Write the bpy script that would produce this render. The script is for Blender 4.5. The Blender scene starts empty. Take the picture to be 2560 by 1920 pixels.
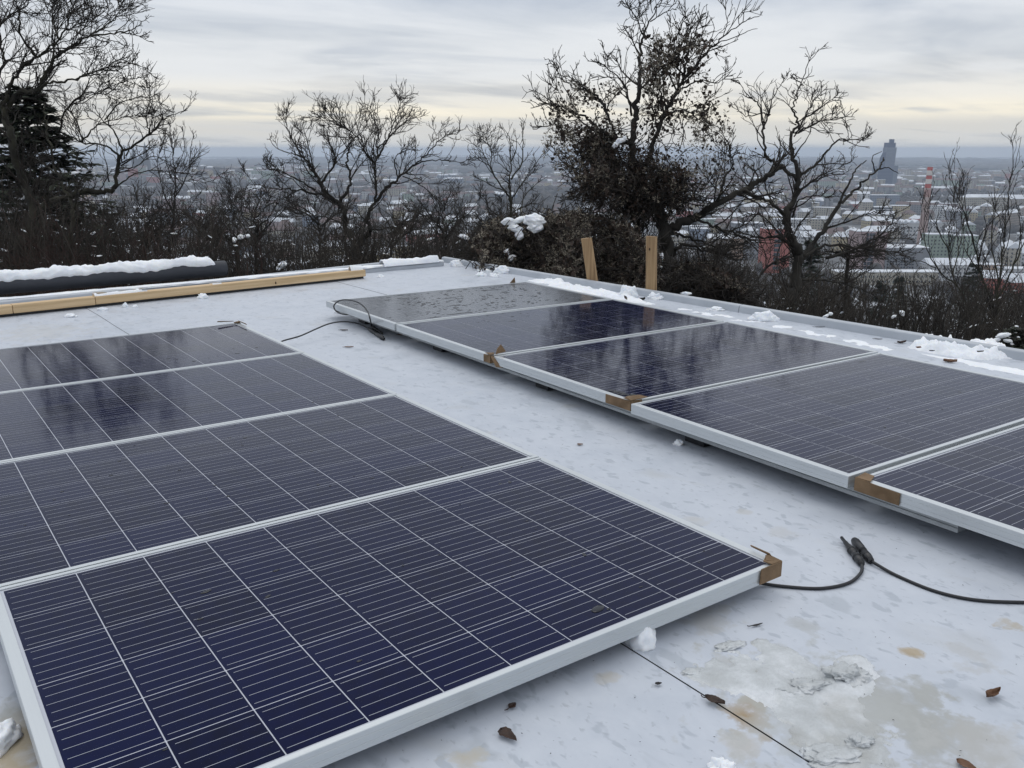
import bpy, bmesh, math, random
import numpy as np
from mathutils import Vector, noise, Matrix
random.seed(7)
RNG = np.random.default_rng(11)
R = math.radians
scene = bpy.context.scene
COL = scene.collection

# ------------------------------------------------------------------ camera
CAM_H = 1.09
YAW, PITCH = R(35.67), R(14.69)
FPX = 2233.4                       # focal length in pixels of the 2560 wide photograph
cam_d = bpy.data.cameras.new('camera'); cam = bpy.data.objects.new('camera', cam_d); COL.objects.link(cam)
cam.location = (0, 0, CAM_H); cam.rotation_euler = (math.pi/2-PITCH, 0, -YAW)
cam_d.sensor_width = 36.0; cam_d.lens = 36.0*FPX/2560.0; cam_d.clip_start = .05; cam_d.clip_end = 60000
scene.camera = cam

# ------------------------------------------------------------------ sky, sun, exposure
SUN_EL, SUN_AZ = R(64), R(20)      # azimuth clockwise from +Y, veiled by cloud
world = bpy.data.worlds.new('World'); scene.world = world; world.use_nodes = True
wt = world.node_tree; wt.nodes.clear(); WN = wt.nodes.new; WL = wt.links.new
def wmath(op, a, b=None):
    n = WN('ShaderNodeMath'); n.operation = op
    for i, v in enumerate((a, b)):
        if v is None: continue
        if isinstance(v, (int, float)): n.inputs[i].default_value = v
        else: WL(v, n.inputs[i])
    return n.outputs[0]
def wmix(f, a, b, kind='MIX'):
    n = WN('ShaderNodeMix'); n.data_type = 'RGBA'; n.blend_type = kind
    for i, v in ((0, f), (6, a), (7, b)):
        if isinstance(v, (int, float)): n.inputs[i].default_value = v
        elif isinstance(v, tuple): n.inputs[i].default_value = (*v, 1)
        else: WL(v, n.inputs[i])
    return n.outputs[2]
def wramp(f, stops, interp='EASE'):
    n = WN('ShaderNodeValToRGB'); n.color_ramp.interpolation = interp; e = n.color_ramp.elements
    while len(e) > 1: e.remove(e[0])
    for i, (p_, c) in enumerate(stops):
        q = e[0] if i == 0 else e.new(p_)
        q.position = p_; q.color = (*c, 1) if isinstance(c, tuple) else (c, c, c, 1)
    WL(f, n.inputs[0]); return n.outputs[0]
tc = WN('ShaderNodeTexCoord'); sep = WN('ShaderNodeSeparateXYZ'); WL(tc.outputs['Generated'], sep.inputs[0])
zz = wmath('MAXIMUM', sep.outputs[2], 0.0)
den = wmath('ADD', zz, 0.07)
cmb = WN('ShaderNodeCombineXYZ'); WL(wmath('DIVIDE', sep.outputs[0], den), cmb.inputs[0]); WL(wmath('DIVIDE', sep.outputs[1], den), cmb.inputs[1])
def cloud(scale, detail, dist, off, rz, sx):
    mp = WN('ShaderNodeMapping'); mp.inputs['Location'].default_value = off; mp.inputs['Rotation'].default_value = (0, 0, rz); mp.inputs['Scale'].default_value = (sx, 1, 1)
    WL(cmb.outputs[0], mp.inputs[0])
    n = WN('ShaderNodeTexNoise'); n.inputs['Scale'].default_value = scale; n.inputs['Detail'].default_value = detail
    n.inputs['Roughness'].default_value = .55; n.inputs['Distortion'].default_value = dist; WL(mp.outputs[0], n.inputs['Vector']); return n.outputs[0]
c1 = cloud(.40, 4, .5, (3.1, 1.7, 0), R(-54), .6)
c2 = cloud(.85, 5, .4, (9.3, 4.2, 2), R(-50), .55)
blue = wramp(zz, [(0, (.76, .75, .71)), (.02, (.68, .675, .65)), (.035, (.64, .64, .615)), (.06, (.64, .645, .64)), (.10, (.60, .635, .68)), (.16, (.585, .63, .70)), (.35, (.60, .65, .735)), (1, (.76, .80, .86))])
lite = wramp(zz, [(0, (.76, .75, .71)), (.024, (.68, .665, .62)), (.038, (.97, .90, .74)), (.055, (.84, .82, .76)), (.078, (.75, .77, .79)), (.16, (.735, .765, .81)), (.4, (.76, .80, .86)), (1, (.92, .94, .97))])
m1 = wramp(c1, [(.42, 0.0), (.58, 1.0)]); m2 = wramp(c2, [(.47, 0.0), (.62, 1.0)])
cl = wmix(wmath('MULTIPLY', m1, .85), blue, lite)
cl = wmix(wmath('MULTIPLY', m2, .7), cl, lite)
dk = wramp(c2, [(.34, 1.0), (.50, 0.0)])
cl = wmix(wmath('MULTIPLY', dk, .8), cl, wmix(1.0, cl, (.76, .79, .84), 'MULTIPLY'))
sky = WN('ShaderNodeTexSky'); sky.sky_type = 'NISHITA'; sky.sun_disc = False; sky.sun_elevation = SUN_EL; sky.sun_rotation = SUN_AZ
sky.air_density = 1.5; sky.dust_density = 3
b1 = WN('ShaderNodeBackground'); WL(sky.outputs[0], b1.inputs[0]); b1.inputs[1].default_value = .06
b2 = WN('ShaderNodeBackground'); WL(cl, b2.inputs[0]); b2.inputs[1].default_value = 1.15
mxs = WN('ShaderNodeMixShader'); mxs.inputs[0].default_value = .93; WL(b1.outputs[0], mxs.inputs[1]); WL(b2.outputs[0], mxs.inputs[2])
wo = WN('ShaderNodeOutputWorld'); WL(mxs.outputs[0], wo.inputs[0])
sun_d = bpy.data.lights.new('sun', 'SUN'); sun_d.energy = .5; sun_d.angle = R(35); sun_d.color = (1, .95, .86)
sun = bpy.data.objects.new('sun', sun_d); COL.objects.link(sun)
sd = Vector((math.sin(SUN_AZ)*math.cos(SUN_EL), math.cos(SUN_AZ)*math.cos(SUN_EL), math.sin(SUN_EL)))
sun.rotation_euler = sd.to_track_quat('Z', 'Y').to_euler(); sun.location = (0, 0, 30)
vs = scene.view_settings; vs.view_transform = 'Standard'; vs.look = 'None'; vs.gamma = 1; vs.exposure = 0.0; vs.use_curve_mapping = False
scene.cycles.volume_bounces = 1; scene.cycles.transparent_max_bounces = 16; scene.cycles.max_bounces = 5; scene.cycles.diffuse_bounces = 3; scene.cycles.glossy_bounces = 3
scene.cycles.use_denoising = True

# ------------------------------------------------------------------ photograph pixel -> place
def _axes():
    f = np.array([math.sin(YAW)*math.cos(PITCH), math.cos(YAW)*math.cos(PITCH), -math.sin(PITCH)])
    r = np.array([math.cos(YAW), -math.sin(YAW), 0.0]); return r, np.cross(r, f), f
AX_R, AX_U, AX_F = _axes(); C0 = np.array([0, 0, CAM_H])
def ray(px, py): return AX_F+(px-1280)/FPX*AX_R-(py-960)/FPX*AX_U
def at(px, py, D): return C0+ray(px, py)*D                   # at depth D
def onz(px, py, z=0.0):
    v = ray(px, py); return C0+v*((z-CAM_H)/v[2])            # on a level plane
def onx(px, py, X):
    v = ray(px, py); return C0+v*(X/v[0])                    # on an upright plane
def onplane(px, py, P, n):
    v = ray(px, py); return C0+v*(((P-C0)@n)/(v@n))          # on any plane
FW3 = np.array([math.sin(YAW), math.cos(YAW), 0.0])
def V3(a): return Vector((float(a[0]), float(a[1]), float(a[2])))

# ------------------------------------------------------------------ materials
MATS = {}
def nodes(name):
    m = bpy.data.materials.new(name); m.use_nodes = True; MATS[name] = m
    return m, m.node_tree, m.node_tree.nodes['Principled BSDF']
def tmath(t, op, a, b=None):
    n = t.nodes.new('ShaderNodeMath'); n.operation = op
    for i, v in enumerate((a, b)):
        if v is None: continue
        if isinstance(v, (int, float)): n.inputs[i].default_value = v
        else: t.links.new(v, n.inputs[i])
    return n.outputs[0]
def tmix(t, f, a, b, kind='MIX'):
    n = t.nodes.new('ShaderNodeMix'); n.data_type = 'RGBA'; n.blend_type = kind
    for i, v in ((0, f), (6, a), (7, b)):
        if isinstance(v, (int, float)): n.inputs[i].default_value = v
        elif isinstance(v, tuple): n.inputs[i].default_value = (*v, 1)
        else: t.links.new(v, n.inputs[i])
    return n.outputs[2]
def tnoise(t, scale, detail=4, rough=.55, coord='Object', sc=(1, 1, 1), dist=0, loc=(0, 0, 0), rot=(0, 0, 0)):
    c = t.nodes.new('ShaderNodeTexCoord'); mp = t.nodes.new('ShaderNodeMapping'); mp.inputs['Scale'].default_value = sc; mp.inputs['Location'].default_value = loc; mp.inputs['Rotation'].default_value = rot
    t.links.new(c.outputs[coord], mp.inputs[0]); n = t.nodes.new('ShaderNodeTexNoise')
    n.inputs['Scale'].default_value = scale; n.inputs['Detail'].default_value = detail; n.inputs['Roughness'].default_value = rough; n.inputs['Distortion'].default_value = dist
    t.links.new(mp.outputs[0], n.inputs['Vector']); return n.outputs[0]
def tramp(t, f, stops):
    n = t.nodes.new('ShaderNodeValToRGB'); e = n.color_ramp.elements
    while len(e) > 1: e.remove(e[0])
    for i, (p_, c) in enumerate(stops):
        q = e[0] if i == 0 else e.new(p_)
        q.position = p_; q.color = (*c, 1) if isinstance(c, tuple) else (c, c, c, 1)
    t.links.new(f, n.inputs[0]); return n.outputs[0]
def tbump(t, b, h, strength=.3, dist=.01, prev=None):
    n = t.nodes.new('ShaderNodeBump'); n.inputs['Strength'].default_value = strength; n.inputs['Distance'].default_value = dist
    t.links.new(h, n.inputs['Height'])
    if prev is not None: t.links.new(prev, n.inputs['Normal'])
    t.links.new(n.outputs[0], b.inputs['Normal']); return n.outputs[0]
def mat(name, c1, c2=None, scale=5, rough=.7, bump=0, bscale=None, sc=(1, 1, 1), metal=0, spec=.5, lo=.35, hi=.65, detail=5, bdist=.01):
    m, t, b = nodes(name)
    if c2 is None: b.inputs['Base Color'].default_value = (*c1, 1)
    else: t.links.new(tramp(t, tnoise(t, scale, detail, sc=sc), [(lo, c1), (hi, c2)]), b.inputs['Base Color'])
    b.inputs['Roughness'].default_value = rough; b.inputs['Metallic'].default_value = metal; b.inputs['Specular IOR Level'].default_value = spec
    if bump: tbump(t, b, tnoise(t, bscale or scale*4, 6, sc=sc), bump, bdist)
    return m
M_snow = mat('snow', (.80, .83, .88), (.90, .92, .94), 6, .75, .5, 45, bdist=.012)
_b = M_snow.node_tree.nodes['Principled BSDF']; _b.inputs['Subsurface Weight'].default_value = .3; _b.inputs['Subsurface Radius'].default_value = (.02, .024, .03); _b.inputs['Subsurface Scale'].default_value = .5
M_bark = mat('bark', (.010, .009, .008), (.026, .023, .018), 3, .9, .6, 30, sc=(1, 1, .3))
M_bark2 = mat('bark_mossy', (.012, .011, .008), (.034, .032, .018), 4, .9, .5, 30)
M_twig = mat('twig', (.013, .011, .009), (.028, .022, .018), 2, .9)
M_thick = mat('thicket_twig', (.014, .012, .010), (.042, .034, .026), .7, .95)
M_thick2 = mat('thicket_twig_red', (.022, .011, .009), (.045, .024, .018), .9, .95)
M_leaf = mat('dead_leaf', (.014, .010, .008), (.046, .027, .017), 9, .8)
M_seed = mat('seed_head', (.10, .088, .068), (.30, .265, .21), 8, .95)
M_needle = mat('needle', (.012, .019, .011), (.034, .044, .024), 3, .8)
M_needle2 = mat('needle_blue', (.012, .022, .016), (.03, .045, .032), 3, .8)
M_alu = mat('aluminium', (.56, .59, .61), (.64, .67, .68), 12, .38, .06, 200, sc=(.05, 1, 1), metal=.55)
M_rail = mat('mill_rail', (.30, .32, .33), (.38, .40, .41), 10, .5, metal=.5)
M_zinc = mat('zinc_flashing', (.40, .43, .47), (.46, .49, .53), 4, .5, metal=.15)
M_wood = mat('spruce_timber', (.50, .345, .18), (.70, .52, .315), 9, .65, .2, 60, sc=(.10, 4, 4))
M_wood2 = mat('spruce_plank', (.24, .15, .075), (.46, .31, .165), 11, .7, .25, 60, sc=(4, 4, .14))
M_knot = mat('knot', (.05, .025, .012), rough=.8)
M_roll = mat('roll_membrane', (.022, .026, .036), (.036, .041, .053), 3, .6, .12, 260)
M_card = mat('cardboard', (.125, .078, .040), (.215, .140, .078), 14, .85, .25, 120)
M_cable = mat('cable', (.008, .009, .012), rough=.45)
M_plug = mat('plug_plastic', (.014, .015, .018), (.022, .023, .026), 60, .42)
M_fallen = mat('fallen_leaf', (.022, .012, .009), (.055, .026, .016), 40, .6, .5, 90)
M_fallen2 = mat('fallen_leaf_brown', (.10, .045, .02), (.18, .09, .045), 40, .6, .5, 90)
M_black = mat('black_debris', (.012, .011, .012), rough=.8)
M_water = mat('water_drop', (.012, .014, .02), rough=.05, spec=.3)
# photovoltaic laminate: glass coat over cells, ribbon and backsheet
def pv(name, col, col2=None, r0=.06, r1=.10):
    m, t, b = nodes(name)
    if col2: 
        oi = t.nodes.new('ShaderNodeObjectInfo')
        base = tmix(t, oi.outputs['Random'], col, col2)
        gr = tnoise(t, 28, 3, .6); base = tmix(t, tramp(t, gr, [(.35, 0.0), (.65, .35)]), base, tuple(c*1.6 for c in col2))
        t.links.new(base, b.inputs['Base Color'])
    else: b.inputs['Base Color'].default_value = (*col, 1)
    b.inputs['IOR'].default_value = 1.24; b.inputs['Specular Tint'].default_value = (.10, .16, .70, 1)      # blue anti-reflective solar glass
    n = tnoise(t, 5, 3, coord='Generated'); t.links.new(tramp(t, n, [(.3, r0), (.7, r1)]), b.inputs['Roughness'])
    return m
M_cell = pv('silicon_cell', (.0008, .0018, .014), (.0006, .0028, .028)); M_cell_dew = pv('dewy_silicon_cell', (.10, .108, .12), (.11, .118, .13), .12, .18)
M_back = pv('backsheet', (.48, .50, .55)); M_bus = pv('busbar_ribbon', (.42, .44, .49))

def roof_material():
    m, t, b = nodes('roof_membrane')
    big = tnoise(t, 1.1, 6, .65); fine = tnoise(t, 11, 6, .65, sc=(1, .7, 1)); 
    base = tramp(t, big, [(.3, (0.452, 0.492, 0.555)), (.7, (0.533, 0.566, 0.625))])
    base = tmix(t, tramp(t, fine, [(.38, .0), (.62, .5)]), base, (0.565, 0.599, 0.655))
    # frozen puddle flecks
    def flecks(scale, lo, hi, col, amt, sc):
        nonlocal base
        v = tnoise(t, scale, 3, .5, sc=sc, dist=.4)
        base = tmix(t, tramp(t, v, [(lo, 0.0), (hi, amt)]), base, col)
    flecks(26, .60, .66, (0.355, 0.393, 0.445), .65, (1, .55, 1)); flecks(9, .63, .70, (0.387, 0.422, 0.470), .7, (1, .6, 1)); flecks(55, .62, .70, (0.323, 0.353, 0.394), .55, (1, .6, 1))
    flecks(4.5, .62, .74, (0.452, 0.459, 0.454), .45, (1, .8, 1))
    # tea coloured stains, each where meltwater dried
    c = t.nodes.new('ShaderNodeTexCoord')
    wob = tnoise(t, 14, 5, .6); wob2 = tnoise(t, 5, 4, .6, loc=(5, 2, 1))
    def stain(px, py, rad, col, amt, asp=1.0, ang=0):
        nonlocal base
        p = onz(px, py)
        mp = t.nodes.new('ShaderNodeMapping'); mp.vector_type = 'TEXTURE'; mp.inputs['Location'].default_value = (p[0], p[1], 0); mp.inputs['Rotation'].default_value = (0, 0, ang); mp.inputs['Scale'].default_value = (rad*asp, rad, 1)
        t.links.new(c.outputs['Object'], mp.inputs[0])
        sx = t.nodes.new('ShaderNodeSeparateXYZ'); t.links.new(mp.outputs[0], sx.inputs[0])
        d = tmath(t, 'SQRT', tmath(t, 'ADD', tmath(t, 'MULTIPLY', sx.outputs[0], sx.outputs[0]), tmath(t, 'MULTIPLY', sx.outputs[1], sx.outputs[1])))
        d = tmath(t, 'ADD', d, tmath(t, 'MULTIPLY', tmath(t, 'SUBTRACT', wob, .5), 3.4)); d = tmath(t, 'ADD', d, tmath(t, 'MULTIPLY', tmath(t, 'SUBTRACT', wob2, .5), 1.2))
        f = tramp(t, d, [(.2, amt), (.62, amt*.62), (.90, 0.0)]); base = tmix(t, f, base, col)
    S1, S2, S3 = (0.306, 0.222, 0.118), (0.429, 0.430, 0.421), (0.348, 0.353, 0.336)
    stain(1862, 1790, .055, S1, .95); stain(1885, 1755, .035, S1, .9); stain(1865, 1860, .05, (0.444, 0.411, 0.354), .6); stain(1915, 1845, .02, S1, .7)
    stain(1165, 1895, .045, (0.452, 0.419, 0.345), .8); stain(1770, 1545, .075, S2, .7, 1.2, .5); stain(1512, 1690, .03, (0.468, 0.411, 0.302), .5); stain(2020, 1570, .045, S3, .5)
    stain(2280, 1630, .03, (0.372, 0.280, 0.151), .8, 1, .3); stain(2440, 1650, .06, S2, .6); stain(2225, 1760, .14, S3, .85, 1.2, 1.0); stain(2340, 1850, .12, S3, .85, 1.4, .6); stain(2060, 1800, .20, (0.404, 0.419, 0.412), .75, 1.3, .8); stain(1850, 1690, .10, (0.387, 0.386, 0.354), .7, 1.3, .3)
    stain(2470, 1880, .12, S2, .7); stain(15, 1880, .10, (0.372, 0.296, 0.168), .8, 1.6, 1.2); stain(30, 1780, .07, S3, .7); stain(1730, 1300, .05, (0.468, 0.464, 0.445), .6); stain(1860, 1280, .03, (0.468, 0.464, 0.445), .6); stain(1960, 1330, .06, (0.460, 0.459, 0.454), .5)
    stain(1210, 1090, .08, (0.460, 0.464, 0.454), .5); stain(1430, 1015, .07, (0.460, 0.464, 0.454), .5); stain(100, 830, .35, (0.484, 0.480, 0.462), .45); stain(2550, 1570, .04, (0.372, 0.296, 0.168), .7)
    t.links.new(base, b.inputs['Base Color'])
    t.links.new(tramp(t, tnoise(t, 6, 5, .6, loc=(3, 3, 3)), [(.35, .30), (.65, .62)]), b.inputs['Roughness'])
    tbump(t, b, tnoise(t, 30, 6, .6, sc=(1, .6, 1)), .18, .004, tbump(t, b, tnoise(t, 2.2, 3, .5), .25, .02)); b.inputs['Specular IOR Level'].default_value = .45
    return m
M_roof = roof_material()
M_deck = mat('deck_bitumen', (.035, .036, .04), rough=.9)
M_house = mat('house_render', (.42, .41, .39), (.48, .47, .45), 2, .9)
def ice_material():
    m, t, b = nodes('slush_ice')
    c = tramp(t, tnoise(t, 9, 6, .65), [(.30, (.50, .52, .52)), (.48, (.64, .67, .685)), (.62, (.82, .85, .88))])
    c = tmix(t, tramp(t, tnoise(t, 4, 4, .6, loc=(4, 1, 7)), [(.52, 0.0), (.70, .55)]), c, (.36, .34, .28))
    t.links.new(c, b.inputs['Base Color']); b.inputs['Roughness'].default_value = .28
    b.inputs['Coat Weight'].default_value = .5; b.inputs['Coat Roughness'].default_value = .12
    tbump(t, b, tnoise(t, 130, 6, .75), .8, .008); return m
M_ice = ice_material()

# ------------------------------------------------------------------ objects
def mesh_obj(name, V, faces, m, parent=None, smooth=False, loc=None):
    """faces: list of arrays (quads / tris) or python list of tuples; verts in world space unless parent/loc gives an origin"""
    V = np.asarray(V, float).reshape(-1, 3)
    if loc is not None: V = V-np.asarray(loc)
    me = bpy.data.meshes.new(name)
    if isinstance(faces, list) and len(faces) and isinstance(faces[0], np.ndarray):
        lt = np.concatenate([np.full(len(f), f.shape[1], np.int32) for f in faces]); li = np.concatenate([f.reshape(-1) for f in faces]).astype(np.int32)
        me.vertices.add(len(V)); me.vertices.foreach_set('co', V.astype(np.float32).ravel())
        me.loops.add(len(li)); me.loops.foreach_set('vertex_index', li)
        me.polygons.add(len(lt)); me.polygons.foreach_set('loop_start', np.concatenate([[0], np.cumsum(lt)[:-1]]).astype(np.int32)); me.polygons.foreach_set('loop_total', lt)
        me.update(calc_edges=True)
    else: me.from_pydata([tuple(v) for v in V], [], faces); me.update()
    if smooth: me.polygons.foreach_set('use_smooth', np.ones(len(me.polygons), bool))
    me.materials.append(m); o = bpy.data.objects.new(name, me); COL.objects.link(o)
    if parent is not None: o.parent = parent
    if loc is not None and parent is None: o.location = tuple(loc)
    return o
def thing(name, label, cat, loc=(0, 0, 0), rot=(0, 0, 0), group=None):
    o = bpy.data.objects.new(name, None); COL.objects.link(o); o.location = tuple(loc); o.rotation_euler = rot; o.empty_display_size = .1
    return tag(o, label, cat, group)
def tag(o, label, cat, group=None, kind=None):
    o['label'] = label; o['category'] = cat
    if group: o['group'] = group
    if kind: o['kind'] = kind
    return o
def structure(o, label=None): 
    o['kind'] = 'structure'
    if label: o['label'] = label
    return o
def stuffpart(o): o['kind'] = 'stuff'; return o
class MB:
    def __init__(s): s.v = []; s.f = []
    def add(s, v, f):
        n = len(s.v); s.v += [tuple(map(float, q)) for q in v]; s.f += [tuple(i+n for i in q) for q in f]; return s
    def box(s, x0, x1, y0, y1, z0, z1):
        return s.add([(x0, y0, z0), (x1, y0, z0), (x1, y1, z0), (x0, y1, z0), (x0, y0, z1), (x1, y0, z1), (x1, y1, z1), (x0, y1, z1)],
                     [(0, 3, 2, 1), (4, 5, 6, 7), (0, 1, 5, 4), (1, 2, 6, 5), (2, 3, 7, 6), (3, 0, 4, 7)])
    def prism(s, poly, axis_pts):      # poly: list of 3d pts ; extruded by vector
        n = len(poly); P = [np.array(p) for p in poly]; e = np.array(axis_pts)
        return s.add(P+[p+e for p in P], [tuple(range(n))[::-1], tuple(range(n, 2*n))]+[(i, (i+1) % n, n+(i+1) % n, n+i) for i in range(n)])
    def obj(s, name, m, parent=None, loc=None, smooth=False, bevel=0):
        o = mesh_obj(name, s.v, s.f, m, parent, smooth, loc)
        if bevel:
            b = o.modifiers.new('bevel', 'BEVEL'); b.width = bevel; b.segments = 2; b.limit_method = 'ANGLE'
        return o
def catmull(P, n=8):
    P = np.asarray(P, float)
    if len(P) < 3:
        t = np.linspace(0, 1, n+1)[:, None]; return P[0]*(1-t)+P[-1]*t
    Q = np.vstack([2*P[0]-P[1], P, 2*P[-1]-P[-2]]); out = []
    for i in range(1, len(Q)-2):
        t = np.linspace(0, 1, n, endpoint=False)[:, None]; a, b, c, d = Q[i-1], Q[i], Q[i+1], Q[i+2]
        out.append(.5*((2*b)+(-a+c)*t+(2*a-5*b+4*c-d)*t*t+(-a+3*b-3*c+d)*t**3))
    out.append(P[-1:]); return np.vstack(out)
class Tubes:                          # batches of tubes, turned into one mesh
    def __init__(s): s.b = {}
    def add(s, P, r, sides):
        P = np.asarray(P, float); r = np.asarray(r, float)
        if P.ndim == 2: P = P[None]; r = r[None]
        s.b.setdefault((P.shape[1], sides), []).append((P, np.broadcast_to(r, P.shape[:2])))
    def mesh(s):
        Vs, Fs, off = [], [], 0
        for (k, sd_), L in s.b.items():
            P = np.concatenate([p for p, _ in L]); r = np.concatenate([q for _, q in L]); N = len(P)
            T = np.gradient(P, axis=1); T /= np.linalg.norm(T, axis=2, keepdims=True)+1e-9
            md = P[:, -1]-P[:, 0]; md /= np.linalg.norm(md, axis=1, keepdims=True)+1e-9
            ref = np.where(np.abs(md[:, 2:3]) > .8, np.array([[1., .2, 0]]), np.array([[0, 0, 1.]]))[:, None, :]
            n1 = np.cross(T, np.broadcast_to(ref, T.shape)); n1 /= np.linalg.norm(n1, axis=2, keepdims=True)+1e-9; n2 = np.cross(T, n1)
            a = np.arange(sd_)*2*math.pi/sd_
            V = P[:, :, None, :]+r[:, :, None, None]*(np.cos(a)[None, None, :, None]*n1[:, :, None, :]+np.sin(a)[None, None, :, None]*n2[:, :, None, :])
            idx = np.arange(N*k*sd_).reshape(N, k, sd_)+off; nx = np.roll(idx, -1, axis=2)
            Fs.append(np.stack([idx[:, :-1], nx[:, :-1], nx[:, 1:], idx[:, 1:]], -1).reshape(-1, 4))
            if sd_ == 3: Fs.append(idx[:, -1]); 
            else: Fs.append(idx[:, -1]); Fs.append(idx[:, 0][:, ::-1])
            Vs.append(V.reshape(-1, 3)); off += N*k*sd_
        by = {}
        for f in Fs: by.setdefault(f.shape[1], []).append(f)
        return np.concatenate(Vs), [np.concatenate(v) for v in by.values()]
    def obj(s, name, m, parent=None, loc=None, smooth=True):
        V, F = s.mesh(); return mesh_obj(name, V, F, m, parent, smooth, loc)
def icosphere(sub):
    bm = bmesh.new(); bmesh.ops.create_icosphere(bm, subdivisions=sub, radius=1); bm.verts.ensure_lookup_table()
    V = np.array([v.co for v in bm.verts]); F = np.array([[v.index for v in f.verts] for f in bm.faces]); bm.free(); return V, F
ICO = {k: icosphere(k) for k in (1, 2, 3, 4, 5)}
def fbm(V, scale, octv=4, seed=0.0, H=.8):
    return np.array([noise.fractal(Vector((float(v[0])*scale+seed, float(v[1])*scale+seed*1.7, float(v[2])*scale-seed)), H, 2.1, octv) for v in V])
def lumpy(size, seed, sub=4, amp=.35, scale=1.6, flat=.35):
    """irregular lump, flattened underneath, local coords, base at z=0"""
    V, F = ICO[sub]; d = 1+amp*fbm(V, scale, 4, seed)+.14*amp*fbm(V, scale*4.5, 3, seed+9)
    W = V*d[:, None]; W[:, 2] = np.where(W[:, 2] < -flat, -flat, W[:, 2])+flat
    return W*np.array(size), F

# ------------------------------------------------------------------ terrain (one sheet to the horizon)
FWD = np.array([math.sin(YAW), math.cos(YAW)]); SIDE = np.array([math.cos(YAW), -math.sin(YAW)])
VALLEY = -100.0
def ground_z(x, y):
    s = x*FWD[0]+y*FWD[1]; q = x*SIDE[0]+y*SIDE[1]; d = np.hypot(x, y)
    a = -2.7-.19*np.maximum(s-9, 0)+np.where(s < 0, np.minimum(-s*.07, 22), 0)
    k = 6.0; z = VALLEY+k*np.log1p(np.exp(np.clip((a-VALLEY)/k, -30, 40)))           # smooth floor
    far = np.clip((d-6500)/3500, 0, 1)
    hills = far*(11+9*np.sin(q/1900.0+1.2)+6*np.sin(q/730.0+s/900.0)+4*np.sin(q/310.0+2.0))
    hills = np.where(s > 0, np.maximum(hills, 0), 0)
    hills = hills+np.where(s > 0, 1, 0)*np.exp(-((q+1060)/260)**2-((s-2950)/420)**2)*38   # the cathedral's hill
    return z+hills
def terrain():
    rr = np.concatenate([[0, 4], np.geomspace(7, 15000, 120)]); na = 160; th = np.arange(na)*2*math.pi/na
    X = rr[:, None]*np.sin(th); Y = rr[:, None]*np.cos(th); Z = ground_z(X, Y)
    nr = np.where(rr < 400, 1, 0)[:, None]*np.clip((rr[:, None]-12)/20, 0, 1)
    Z = Z+nr*(.5*np.sin(X*.31+Y*.17)+.4*np.sin(Y*.41-X*.2))
    V = np.stack([X, Y, Z], -1).reshape(-1, 3); i = np.arange(len(rr)*na).reshape(len(rr), na); n = np.roll(i, -1, 1)
    F = np.stack([i[:-1], i[1:], n[1:], n[:-1]], -1).reshape(-1, 4)
    m, t, b = nodes('winter_ground')
    c = tramp(t, tnoise(t, .011, 7, .62), [(.42, (.05, .047, .045)), (.53, (.13, .13, .13)), (.64, (.55, .58, .62))])
    near = tramp(t, tnoise(t, .7, 6, .65), [(.46, (.03, .024, .018)), (.62, (.72, .75, .80))])
    g = t.nodes.new('ShaderNodeTexCoord'); ln = t.nodes.new('ShaderNodeVectorMath'); ln.operation = 'LENGTH'; t.links.new(g.outputs['Object'], ln.inputs[0])
    f1 = tramp(t, tmath(t, 'DIVIDE', ln.outputs['Value'], 10000), [(.02, 0.0), (.06, 1.0)])
    field = tramp(t, tnoise(t, .0011, 3, .5, sc=(.6, 1.8, 1), rot=(0, 0, YAW)), [(.50, (.05, .055, .05)), (.56, (.70, .72, .75))])
    f2 = tramp(t, tmath(t, 'DIVIDE', ln.outputs['Value'], 10000), [(.42, 0.0), (.55, 1.0)])
    c = tmix(t, f1, near, c); c = tmix(t, f2, c, field); t.links.new(c, b.inputs['Base Color']); b.inputs['Roughness'].default_value = .95; b.inputs['Specular IOR Level'].default_value = .1
    o = mesh_obj('ground', V, [F], m, smooth=True); structure(o, 'snowy hillside falling away to the wide valley floor'); return o
terrain()

# ------------------------------------------------------------------ the roof we stand on
PX = lambda y: 4.905-(y-2.17)*.047                     # inner foot of the right-hand kerb
CORNER = np.array([PX(7.70), 7.70]); BK = .135         # back edge runs to the left, falling towards us
BY = lambda x: 7.70-(CORNER[0]-x)*BK
x_l = -7.0
deck = MB(); out = [(x_l, -5), (PX(-5)+.035, -5), (CORNER[0]+.035, CORNER[1]+.03), (x_l, BY(x_l)+.03)]
deck.prism([(a, b, -.30) for a, b in out], (0, 0, .294))
ins = [(x_l+.3, -4.7), (PX(-5)-.2, -4.7), (CORNER[0]-.2, CORNER[1]-.25), (x_l+.3, BY(x_l)-.2)]
deck.prism([(a, b, -3.4) for a, b in ins], (0, 0, 3.11))
roof = deck.obj('roof', M_deck); structure(roof, 'flat house roof covered with pale grey membrane sheets'); roof.data.materials.append(M_house)
for p_ in roof.data.polygons[6:]: p_.material_index = 1
SKEW = {1: -.0105, 3: -.0055}
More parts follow.
